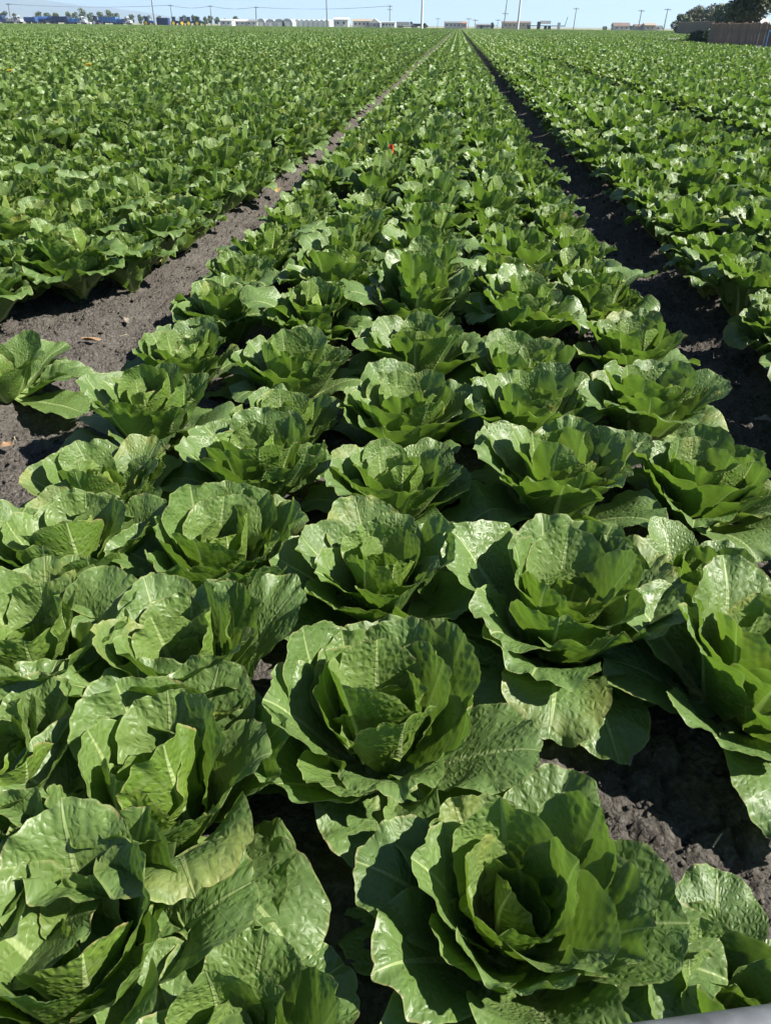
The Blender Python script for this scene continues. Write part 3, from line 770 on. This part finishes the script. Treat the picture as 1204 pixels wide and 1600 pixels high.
fz = ray(1112, 36.5, 53).z
fence('weathered brown board fence at the right edge of the field, nearer one', FENCE_A, FENCE_B, fz, -.02, M_FB)
f2a, f2b = ray(1057, 46, 150), ray(1114, 46, 118)
fence('lighter tan board fence further away, left of the nearer brown one', f2a, f2b, ray(1085, 34, 134).z, -.02, M_FB2, bw=.2)
YT = [(1165, 62, 6.2, 2.3, 0, 'large dark leafy tree behind the brown fence at upper right'), (1215, 56, 6.5, 2.4, 0, 'dark leafy tree cut by the right edge behind the brown fence')]
for k, (px, D, h, r_, mi, lab) in enumerate(YT):
    c = ray(px, 45, D); tree('leafy_tree', lab, c.x, c.y, h, r_, mi, .12, 9000, 14, .14, seed=k+3, group='trees behind the brown fence')
YB = [(1063, 160, 3.2, 1.9, 0, 'dark green shrub at the left end of the tan fence'), (1082, 165, 4.6, 2.6, 1, 'olive shrub behind the left half of the tan fence'), (1100, 158, 5.0, 3.2, 1, 'olive bush with a spiky top behind the tan fence'),
      (1118, 150, 4.6, 2.8, 1, 'olive bush behind the gap between the two fences'), (1132, 120, 4.2, 2.4, 0, 'green bush left of the large dark tree'), (1072, 150, 2.4, 1.4, 0, 'low green bush before the tan fence end')]
for k, (px, D, h, r_, mi, lab) in enumerate(YB):
    c = ray(px, 45, D); tree('bush', lab, c.x, c.y, h, r_, mi, .05, 2600, 9, .20, seed=k+20, group='bushes around the tan fence', cat='bush')
c = ray(1096, 60, 57)
tree('bush', 'low dark bush against the left end of the brown fence', c.x, c.y, .85, 1.0, 0, .05, 1800, 8, .09, seed=61, cat='bush')
c = ray(1106, 60, 55); tree('bush', 'dark bush touching the brown fence corner', c.x, c.y, 1.05, .8, 0, .05, 1800, 8, .09, seed=62, cat='bush')
M_WHITE = simple('white_paint', (.58, .59, .58), .5, var=.12, scale=2)
M_GREY = simple('grey_sheet', (.40, .42, .43), .6, var=.2, scale=.6)
M_LGREY = simple('pale_grey_wall', (.55, .55, .52), .8, var=.15, scale=.4)
M_BLUE = simple('blue_paint', (.045, .11, .30), .45, var=.2, scale=1)
M_BLUE2 = simple('light_blue_paint', (.08, .22, .50), .45, var=.2, scale=1)
M_NAVY = simple('navy_paint', (.03, .05, .14), .5, var=.2, scale=1)
M_BLACK = simple('black_rubber', (.02, .02, .022), .8, var=.1, scale=4)
M_DGLASS = simple('dark_glass', (.03, .04, .05), .12, var=.1, scale=1)
M_YELP = simple('yellow_paint', (.70, .48, .03), .45, var=.1, scale=3)
M_ORANGE = simple('orange_paint', (.45, .22, .12), .5, var=.15, scale=2)
M_TAN = simple('tan_stucco', (.40, .33, .24), .9, var=.15, scale=.8)
M_BROWNR = simple('brown_roof', (.20, .14, .11), .9, var=.25, scale=1.5)
M_GREYR = simple('grey_roof', (.22, .23, .24), .8, var=.2, scale=1.5)
M_POLEW = simple('timber_pole', (.14, .115, .09), .9, var=.25, scale=3)
M_POLEL = simple('pale_steel_pole', (.72, .73, .72), .5, var=.08, scale=3)
M_FILM = simple('greenhouse_film', (.46, .50, .50), .35, var=.12, scale=.5)
M_DGREEN = simple('dark_green_paint', (.03, .09, .04), .5, var=.15, scale=1)

# white pipe and stakes at the headland
c = ray(1043, 66, 69.5); c2 = ray(1058, 66, 69.0)
t = thing('irrigation_pipe', 'white pipe section lying at the headland left of the brown fence', 'pipe', (c.x, c.y, .0))
MB().cyl((0, 0, .20), (c2.x-c.x, c2.y-c.y, .20), .13, n=12).obj('barrel', M_WHITE, t)
MB().cyl((-.05, 0, .20), (.12, 0, .20), .155, n=12).obj('coupling', M_GREY, t)
MB().box(.1, .25, -.1, .1, -.06, .1).obj('support', M_GREY, t)
c = ray(1185, 74, 40.5); t = thing('marker_post', 'short white post at the foot of the brown fence', 'post', (c.x, c.y, -.02))
MB().box(-.06, .06, -.04, .04, 0, .34).obj('stake', M_WHITE, t); MB().box(-.07, .07, -.05, .05, .34, .40).obj('cap', M_WHITE, t)
c = ray(1201, 66, 40.0); t = thing('blue_frame', 'blue tubular frame leaning on the brown fence at the right edge', 'frame', (c.x, c.y, -.02))
for a in (-.12, .22): MB().cyl((a, 0, 0), (a, .05, .95), .022, n=8).obj('leg', M_BLUE2, t)
MB().cyl((-.12, .05, .95), (.22, .05, .95), .022, n=8).obj('crossbar', M_BLUE2, t)
c = ray(1172, 30, 80); t = thing('shed', 'white roofed shed showing between the trees behind the brown fence', 'shed', (c.x, c.y, 0))
MB().box(-1.3, 1.3, -1, 1, 0, 1.45).obj('wall', M_GREY, t); MB().prismx([(-1.2, 1.4), (1.2, 1.4), (0, 1.85)], -1.4, 1.4).obj('roof', M_WHITE, t); MB().box(-.3, .4, -1.04, -1.0, .0, 1.2).obj('door', M_WHITE, t)

def pole(px, py0, D, label, m=None, r_=.16, arm=None, lean=0, group='timber power poles along the horizon', cat='power pole', light=False):
    b = ray(px, 46, D); zt = ray(px, py0, D).z
    t = thing('utility_pole' if not light else 'light_pole', label, cat, (b.x, b.y, 0), group=group)
    t.rotation_euler = (0, lean, R(8))
    MB().cyl((0, 0, -.1), (0, 0, zt), r_, r_*.7, 10).obj('shaft', m or M_POLEW, t)
    if arm:
        for k, za in enumerate(arm):
            MB().box(-1.2, 1.2, -.07, .07, zt-za-.09, zt-za+.09).obj('crossarm', M_POLEW, t)
            for q in (-1.0, -.4, .4, 1.0): MB().cyl((q, 0, zt-za+.09), (q, 0, zt-za+.33), .06, .05, 6).obj('insulator', M_GREY, t)
    else:
        MB().cyl((0, 0, zt), (0, 0, zt+.12), r_*.85, r_*.5, 10).obj('cap', m or M_GREY, t)
    return (b.x, b.y, zt)
PO = []
POLES = [(20, 5, 420, 'power pole at the left, above the first blue trucks', None, .22, (.5,), .07), (243, -14, 330, 'tall thin pole left of the blue container, running out of the top', None, .20, None, 0),
 (271, 7, 420, 'power pole between the blue container and the tractors', None, .2, (.5,), 0), (332, 8, 430, 'power pole above the trees right of the tractors', None, .2, (.5,), 0),
 (401, 10, 430, 'power pole with a stay left of the greenhouses', None, .26, (.4,), .05), (511, -20, 340, 'tall dark pole in front of the long greenhouses, running out of the top', None, .20, None, 0),
 (608.5, 8, 420, 'power pole right of the white gabled sheds', None, .2, (.5, 1.8), 0), (731, 28, 400, 'short power pole left of the lone short one at the furrow end', None, .12, (.4,), 0),
 (741, 30, 390, 'short dark power pole at the end of the shaded furrow', None, .16, (.4,), .02), (776.5, 30, 400, 'short power pole left of the brown hall', None, .12, (.4,), 0),
 (786, -8, 360, 'tall timber power pole left of the thick white pole near the brown hall', None, .20, (6.2,), .05), (895, 12, 380, 'power pole right of the loading equipment', None, .18, (.4,), .03),
 (996, 15, 330, 'left of the two power poles beside the tan house', None, .18, (.4,), .03), (1036, 13, 330, 'right of the two power poles beside the tan house', None, .18, (.4,), .03),
 (683, 28, 450, 'short thin power pole right of the thick white pole above the dark trucks', None, .12, (.4,), 0)]
for a in POLES:
    q = pole(a[0]+(0), a[1], a[2], a[3], a[4], a[5], a[6], a[7])
    if 380 < a[2]: PO.append((a[0], q))
pole(658.5, -20, 240, 'thick white steel pole above the dark trucks', M_POLEL, .36, group='white steel poles', cat='pole', light=True)
pole(808, -12, 240, 'thick white steel pole before the brown hall', M_POLEL, .34, lean=.02, group='white steel poles', cat='pole', light=True)
PO.sort()
def wire(a, b, sag, label):
    m = MB(); n = 12
    P = [Vector(a).lerp(Vector(b), k/n)-Vector((0, 0, sag*4*(k/n)*(1-k/n))) for k in range(n+1)]
    for k in range(n): m.cyl(P[k], P[k+1], .035, .035, 5, cap=False)
    tag(m.obj('power_line', M_BLACK), label, 'power line', 'power lines between the far poles')
chain = [PO[0], PO[1], PO[2], PO[3], PO[4]]
for k in range(len(chain)-1):
    a, b = chain[k][1], chain[k+1][1]
    for off in (-.9, .9): wire((a[0]+off, a[1], a[2]-.3), (b[0]+off, b[1], b[2]-.3), 1.0, '%s wire of the power line %s' % ('left' if off < 0 else 'right', ['from the leftmost pole to the container pole', 'from the container pole over the tractors', 'over the small white sheds', 'over the long glasshouse'][k]))

# vehicles
def wheelset(t, xs_, w, r_, y=0):
    for x in xs_:
        for s_ in (-1, 1):
            o = MB().cyl((x, s_*w-.13, r_), (x, s_*w+.13, r_), r_, n=14).obj('wheel', M_BLACK, t)
            MB().cyl((x, s_*w-.14, r_), (x, s_*w+.14, r_), r_*.5, n=10).obj('rim', M_GREY, o)
def truck(px, D, L, cabm, bodym, label, rz=0, h=2.7, cargo='box', loc_h=0):
    c = ray(px, 46, D); t = thing('truck', label, 'truck', (c.x, c.y, 0), rz, 'trucks and trailers parked along the far edge')
    MB().box(-L/2, L/2, -.45, .45, .6, .85).obj('chassis', M_BLACK, t)
    cab = MB().prism([(L/2-2.0, .8), (L/2, .8), (L/2, 1.5), (L/2-.9, 1.7), (L/2-1.2, h), (L/2-2.0, h)], -1.1, 1.1).obj('cab', cabm, t)
    MB().add([(L/2-.87, -1.0, 1.75), (L/2-.87, 1.0, 1.75), (L/2-1.17, .9, h-.12), (L/2-1.17, -.9, h-.12)], [(0, 1, 2, 3)]).obj('windscreen', M_DGLASS, cab)
    MB().box(L/2-1.8, L/2-1.2, -1.115, -1.10, 1.55, 2.2).obj('window', M_DGLASS, cab)
    if cargo == 'box': MB().box(-L/2, L/2-2.3, -1.2, 1.2, .95, h*.95).obj('cargo_box', bodym, t)
    elif cargo == 'tank':
        MB().cyl((-L/2+.1, 0, 1.75), (L/2-2.4, 0, 1.75), .85, n=16).obj('tank', bodym, t)
    else:
        MB().box(-L/2, L/2-2.2, -1.2, 1.2, .9, 1.05).obj('flatbed', bodym, t)
        for k in range(4): MB().box(-L/2+.2+k*(L-2.6)/4, -L/2+.2+(k+.8)*(L-2.6)/4, -1.1, 1.1, 1.05, 1.9+.2*(k % 2)).obj('crate', bodym, t)
    wheelset(t, (-L/2+.8, -L/2+1.9, L/2-1.0), 1.0, .5)
    return t
def trailer(px, D, L, m, label, h=2.3, rz=0):
    c = ray(px, 46, D); t = thing('trailer', label, 'trailer', (c.x, c.y, 0), rz, 'trucks and trailers parked along the far edge')
    MB().box(-L/2, L/2, -1.2, 1.2, 1.0, h, top=(1.0, 1.08)).obj('body', m, t)
    for k in range(int(L/1.0)): MB().box(-L/2+.4+k, -L/2+.5+k, -1.30, -1.20, 1.0, h).obj('rib', m, t)
    MB().box(-L/2, L/2, -.5, .5, .75, 1.0).obj('chassis', M_BLACK, t); MB().box(L/2, L/2+1.1, -.08, .08, .75, .9).obj('drawbar', M_BLACK, t)
    wheelset(t, (-L/2+.9, L/2-.9), 1.0, .45)
def tractor(px, D, m, wm, label, rz=0):
    c = ray(px, 46, D); t = thing('tractor', label, 'tractor', (c.x, c.y, 0), rz, 'tractors parked along the far edge')
    MB().prism([(.1, .9), (1.9, .9), (1.95, 1.45), (.1, 1.7)], -.4, .4).obj('hood', m, t)
    cab = MB().box(-1.2, .1, -.7, .7, 1.0, 2.7, top=(.85, .85)).obj('cab', M_DGLASS, t); MB().box(-1.3, .2, -.8, .8, 2.7, 2.85).obj('roof', m, cab)
    MB().cyl((1.3, 0, 1.5), (1.3, 0, 2.5), .05, n=6).obj('exhaust_pipe', M_BLACK, t)
    for x, r_, w in ((-.7, .9, .85), (1.5, .5, .75)):
        for s_ in (-1, 1):
            o = MB().cyl((x, s_*w-.2, r_), (x, s_*w+.2, r_), r_, n=18).obj('wheel', M_BLACK, t); MB().cyl((x, s_*w-.21, r_), (x, s_*w+.21, r_), r_*.6, n=12).obj('rim', wm, o)
D0 = 312
truck(3, D0, 6, M_BLUE, M_BLUE2, 'blue truck cut by the left edge of the far row')
truck(25, D0, 6.2, M_WHITE, M_GREY, 'white and grey truck beside the leftmost blue one', cargo='flat')
trailer(52, D0, 4.2, M_BLUE, 'bright blue open trailer right of the white truck')
truck(76, D0+2, 6.6, M_BLUE, M_BLUE, 'blue truck with a white tank behind the bright blue trailer', cargo='tank')
trailer(98, D0, 6.0, M_NAVY, 'long dark blue trailer left of the white and blue truck', h=2.6)
truck(124, D0, 6.4, M_WHITE, M_BLUE2, 'white cabbed truck with a blue load in the middle of the far row', cargo='flat')
tractor(154, D0-4, M_NAVY, M_WHITE, 'dark tractor with pale wheels between two blue trailers')
trailer(172, D0, 6.4, M_BLUE2, 'light blue trailer right of the lone dark tractor', h=2.6)
truck(195, D0, 6.0, M_WHITE, M_BLUE, 'white and blue truck at the right end of the truck row', cargo='flat')
tractor(234, D0-6, M_BLUE, M_YELP, 'blue tractor with yellow wheels left of the dark blue container')
c = ray(257, 46, D0-2); t = thing('container', 'dark blue container between the tractors in the far row', 'container', (c.x, c.y, 0))
MB().box(-2.1, 2.1, -1.2, 1.2, .3, 2.5).obj('body', M_NAVY, t)
for k in range(9): MB().box(-2.0+k*.48, -1.85+k*.48, -1.26, -1.2, .35, 2.45).obj('rib', M_NAVY, t)
for x in (-1.5, 1.5): MB().box(x-.2, x+.2, -1, 1, -.06, .3).obj('foot', M_BLACK, t)
for px, m, lab, rz in ((276, M_DGREEN, 'green tractor with yellow wheels just right of the blue container', .2), (288, M_NAVY, 'dark tractor second right of the blue container', .5), (299, M_BLUE, 'blue tractor third right of the blue container', .3), (313, M_DGREEN, 'green tractor with bright yellow wheels at the end of the far row', .1)):
    tractor(px, D0-6, m, M_YELP, lab, rz)
c = ray(143, 46, D0-6); t = thing('water_tank', 'small white tank beside the lone dark tractor', 'tank', (c.x, c.y, 0))
MB().cyl((0, 0, 0), (0, 0, .8), .5, n=14).obj('body', M_WHITE, t); MB().cyl((0, 0, .8), (0, 0, 1.0), .5, .15, n=14).obj('lid', M_WHITE, t)
truck(634, 330, 7, M_GREY, M_GREY, 'dark grey truck left of the thick white pole', cargo='box', h=2.2)
trailer(655, 330, 4.5, M_BLACK, 'low dark trailer behind the thick white pole', h=1.6)

# buildings
def house(px, D, w, d, hw, hr, wm, rm, label, name='house', cat='house', nwin=3, rz=0, group=None, gable='x', door=True, base=0):
    hw *= .85; hr *= .85; c = ray(px, 46, D); t = thing(name, label, cat, (c.x, c.y, base), rz, group)
    wall = MB().box(-w/2, w/2, -d/2, d/2, -.1, hw).obj('wall', wm, t)
    o = .25
    if gable == 'x': rf = MB().prismx([(-d/2-o, hw), (d/2+o, hw), (0, hw+hr)], -w/2-o, w/2+o)
    else: rf = MB().prism([(-w/2-o, hw), (w/2+o, hw), (0, hw+hr)], -d/2-o, d/2+o)
    rf.obj('roof', rm, t)
    for k in range(nwin):
        x = -w/2+w*(k+.7)/(nwin+.4)
        o_ = MB().box(x-.45, x+.45, -d/2-.05, -d/2+.01, hw*.40, hw*.78).obj('window', M_WHITE, t); MB().box(x-.36, x+.36, -d/2-.06, -d/2-.045, hw*.44, hw*.74).obj('pane', M_DGLASS, o_)
    if door: MB().box(-w/2+.25, -w/2+1.0, -d/2-.05, -d/2+.01, 0, hw*.75).obj('door', M_GREY, t)
    return t
GB = 'pale farm buildings along the horizon'
house(357, 370, 5, 6, 2.4, .6, M_WHITE, M_WHITE, 'small bright white shed right of the tractors', 'shed', 'shed', 2, group=GB)
house(378, 380, 6, 6, 2.2, .9, M_LGREY, M_WHITE, 'pale shed with a white roof right of the bright white shed', 'shed', 'shed', 2, group=GB)
house(396, 380, 5, 6, 2.2, .8, M_LGREY, M_GREYR, 'grey roofed shed under the stayed power pole', 'shed', 'shed', 2, group=GB)
house(534, 370, 6, 6, 3.3, .9, M_WHITE, M_WHITE, 'tall white shed right of the long greenhouses', 'shed', 'shed', 2, group=GB)
house(566, 375, 7.5, 6, 2.8, .9, M_LGREY, M_TAN, 'long pale barn left of the white gabled shed', 'barn', 'barn', 4, group=GB)
house(586, 370, 4.4, 6, 2.0, 1.9, M_GREY, M_WHITE, 'steep white gabled shed left of the flat white one', 'shed', 'shed', 1, group=GB, gable='z')
house(607, 365, 5.6, 6, 2.4, .25, M_WHITE, M_WHITE, 'flat white building under the twin-armed power pole', 'shed', 'shed', 4, group=GB)
house(710, 400, 9.5, 8, 2.6, .7, M_GREY, M_GREYR, 'dark grey roofed building left of the shaded furrow end', 'barn', 'barn', 5, group=GB)
house(725, 392, 1.8, 2, 2.4, .6, M_ORANGE, M_ORANGE, 'small orange hut beside the dark grey roofed building', 'hut', 'hut', 1)
house(754, 400, 6.5, 5, 1.8, .5, M_GREY, M_GREYR, 'low grey shed right of the shaded furrow end', 'shed', 'shed', 3, group=GB)
house(805, 420, 13, 9, 3.0, .7, M_TAN, M_BROWNR, 'long brown hall behind the thick white pole', 'hall', 'hall', 6)
house(968, 380, 6.5, 7, 1.9, 1.4, M_LGREY, M_BROWNR, 'dark roofed house left of the tan house', 'house', 'house', 3)
house(998, 370, 4.6, 6, 1.8, .9, M_GREY, M_BROWNR, 'small grey house between the dark roofed and tan houses', 'house', 'house', 2)
house(1012, 365, 4.2, 6, 2.3, .9, M_TAN, M_TAN, 'tan house beside the two power poles', 'house', 'house', 2)
house(1025, 370, 3.0, 5, 1.9, .5, M_WHITE, M_GREYR, 'small white shed right of the tan house', 'shed', 'shed', 1, group=GB)
def greenhouse(px, D, w, d, h, label):
    c = ray(px, 46, D); t = thing('greenhouse', label, 'greenhouse', (c.x, c.y, 0), 0, 'film greenhouses on the horizon')
    prof = [(-w/2, 0)]+[(-w/2*math.cos(math.pi*k/14), h*.45+h*.55*math.sin(math.pi*k/14)) for k in range(15)]+[(w/2, 0)]
    MB().prism(prof, -d/2, d/2).obj('film_cover', M_FILM, t)
    for k in range(3):
        pr = MB(); y = -d/2-.06+k*d/2
        for i in range(len(prof)-1): pr.cyl((prof[i][0]*1.01, y, prof[i][1]*1.01), (prof[i+1][0]*1.01, y, prof[i+1][1]*1.01), .06, n=5)
        pr.obj('hoop', M_GREY, t)
    MB().box(-.7, .7, -d/2-.12, -d/2-.02, 0, h*.55).obj('door', M_WHITE, t)
for px, w, h, lab in ((414, 3.2, 2.9, 'narrow film greenhouse, leftmost of the arched ones'), (428, 4.2, 2.7, 'second arched film greenhouse from the left'), (442, 4.6, 2.8, 'third arched film greenhouse from the left'), (454, 4.4, 3.0, 'arched film greenhouse next to the long glasshouse')):
    greenhouse(px, 385, w, 14, h, lab)
c = ray(492, 46, 395); t = thing('glasshouse', 'long hazy glasshouse with many small ridges', 'greenhouse', (c.x, c.y, 0))
for k in range(7):
    x0 = -7.7+k*2.2; MB().prism([(x0, 0), (x0+2.18, 0), (x0+2.18, 2.3), (x0+1.09, 2.9), (x0, 2.3)], -8, 8).obj('bay', M_FILM, t)
    MB().box(x0-.05, x0+.05, -8.1, -8.0, 0, 2.4).obj('column', M_GREY, t)
# loading equipment with long boom
c = ray(850, 46, 330); t = thing('harvest_machine', 'dark harvest machine with white canopy and long side booms', 'farm machine', (c.x, c.y, 0))
MB().box(-1.7, 2.0, -1, 1, 1.9, 2.9).obj('canopy', M_WHITE, t); MB().box(-2.8, -1.7, -1, 1, .6, 2.6).obj('cab', M_BLACK, t)
MB().box(-6.2, 7.5, -.2, .2, 1.2, 1.45).obj('boom', M_BLACK, t); MB().cyl((7.3, 0, 1.4), (8.0, 0, 4.2), .10, n=6).obj('boom_arm', M_BLACK, t)
MB().box(4.6, 5.6, -.5, .5, .0, 2.4).obj('hopper', M_GREY, t); MB().box(-6.4, -5.2, -.5, .5, 0, 1.4).obj('bin', M_BLACK, t)
for x in (-2.3, .3, 1.7): MB().box(x-.5, x+.5, -.8, .8, 0, 1.2).obj('track', M_BLACK, t)
c = ray(764, 46, 335); t = thing('harvest_machine', 'small dark harvest machine left of the brown hall', 'farm machine', (c.x, c.y, 0))
MB().box(-3.5, 1.6, -.3, .3, .9, 1.15).obj('boom', M_BLACK, t); MB().box(-3.6, -2.6, -.5, .5, 0, 1.3).obj('bin', M_BLACK, t); MB().box(.5, 1.4, -.5, .5, 0, 2.2).obj('cab', M_BLACK, t)
MB().cyl((1.6, 0, 1.0), (3.0, 0, 1.4), .1, n=6).obj('chute', M_GREY, t)

# trees along the horizon
TR = [(10, 16, 2), (30, 19, 2), (64, 14, 0), (80, 13, 0), (92, 18, 0), (112, 16, 0), (120, 17, 0), (133, 11, 0), (143, 17, 0), (160, 17, 0), (173, 15, 0), (183, 19, 0), (208, 22, 2), (222, 22, 2), (232, 23, 2), (250, 25, 2), (292, 22, 2), (304, 21, 0), (311, 25, 2),
      (322, 25, 2), (330, 24, 2), (341, 25, 0), (352, 27, 2), (370, 23, 0), (384, 30, 2), (410, 28, 2), (461, 28, 0), (507, 33, 0), (664, 36, 2), (768, 38, 0), (943, 44, 0), (985, 43, 0), (1003, 40, 0), (1030, 42, 0), (452, 29, 2), (497, 35, 0)]
place = {2: 'hazy grey-green', 0: 'dark green'}; seen = {}
NEARBY = [(45, 'behind the leftmost trucks'), (110, 'behind the middle of the truck row'), (150, 'behind the white and blue trucks'), (190, 'behind the light blue trailer'), (240, 'left of the dark blue container'), (320, 'behind the tractors'), (400, 'behind the small white sheds'), (520, 'beside the greenhouses'), (700, 'right of the thick white pole'), (900, 'near the brown hall'), (1100, 'beside the far houses')]
for k, (px, py, mi) in enumerate(TR):
    D = 400+(k*37) % 60; c = ray(px, 46, D); h = max(1.6, ray(px, py, D).z)
    w = [q for a, q in NEARBY if px <= a][0]
    kk = (w, mi); seen[kk] = seen.get(kk, 0)+1
    w = w+(', '+ORD[seen[kk]-1]+' such from left')
    tree('far_tree', '%s horizon tree %s' % (place[mi], w), c.x, c.y, h, max(1.3, h*.42), mi, .12, 420, 6, .42, group='trees along the horizon', seed=k+100)

# far hedge line and pale farm road
M_ROAD = simple('pale_dirt_road', (.42, .38, .30), .95, var=.2, scale=.05)
rd = MB().add([(-400, FIELD_END+3, -.03), (400, FIELD_END+3, -.03), (400, FIELD_END+9, -.03), (-400, FIELD_END+9, -.03)], [(0, 1, 2, 3)])
tag(rd.obj('dirt_road', M_ROAD), 'pale dusty farm track along the far end of the field', kind='structure')

# ------------------------------------------------------------------ hills
M_HILL = simple('dry_hills', (.10, .095, .075), .95, var=.3, scale=.002, col2=(.05, .055, .04))
rid = [(-420, -95), (-250, -60), (-60, -28), (40, -10), (95, 2), (150, 8), (190, 13), (240, 20), (290, 29), (330, 33), (380, 39), (440, 44), (480, 50)]
nx, ny = 160, 26; Vh = []
for j in range(ny):
    for i in range(nx):
        px = -420+900*i/(nx-1); D = 5200+j*110
        top = ray(px, float(np.interp(px, [a for a, _ in rid], [b for _, b in rid])), 6800).z
        pr = math.sin(min(1, j/(ny-6))*math.pi/2)**1.3 if j <= ny-6 else math.cos((j-ny+6)/6*math.pi/2*.9)
        n_ = float(fbm(np.array([px/45.]), np.array([j*.23]), 5, 4)[0])
        q = ray(px, 46, D); zz = -20+(max(top, 0)+20)*pr*(1+.25*n_*(1-.4*pr))
        Vh.append((q.x, q.y, zz))
hl = link('hills', quad_mesh('hills', np.array(Vh), grid_faces(nx, ny), M_HILL)); tag(hl, 'hazy dry hills rising at the upper left', kind='structure')

# ------------------------------------------------------------------ haze
HZ = True
if HZ:
    hm = bpy.data.materials.new('haze_air'); hm.use_nodes = True; nt = hm.node_tree
    for n_ in list(nt.nodes): nt.nodes.remove(n_)
    o_ = nt.nodes.new('ShaderNodeOutputMaterial'); v_ = nt.nodes.new('ShaderNodeVolumePrincipled')
    v_.inputs['Color'].default_value = (.60, .78, 1.0, 1); v_.inputs['Density'].default_value = .00020; v_.inputs['Anisotropy'].default_value = .2
    nt.links.new(v_.outputs[0], o_.inputs['Volume'])
    hz = MB().box(-9000, 9000, -400, 9000, -2, 330).obj('haze', hm); tag(hz, 'thin blue haze over the distant farmland', 'haze', kind='stuff')
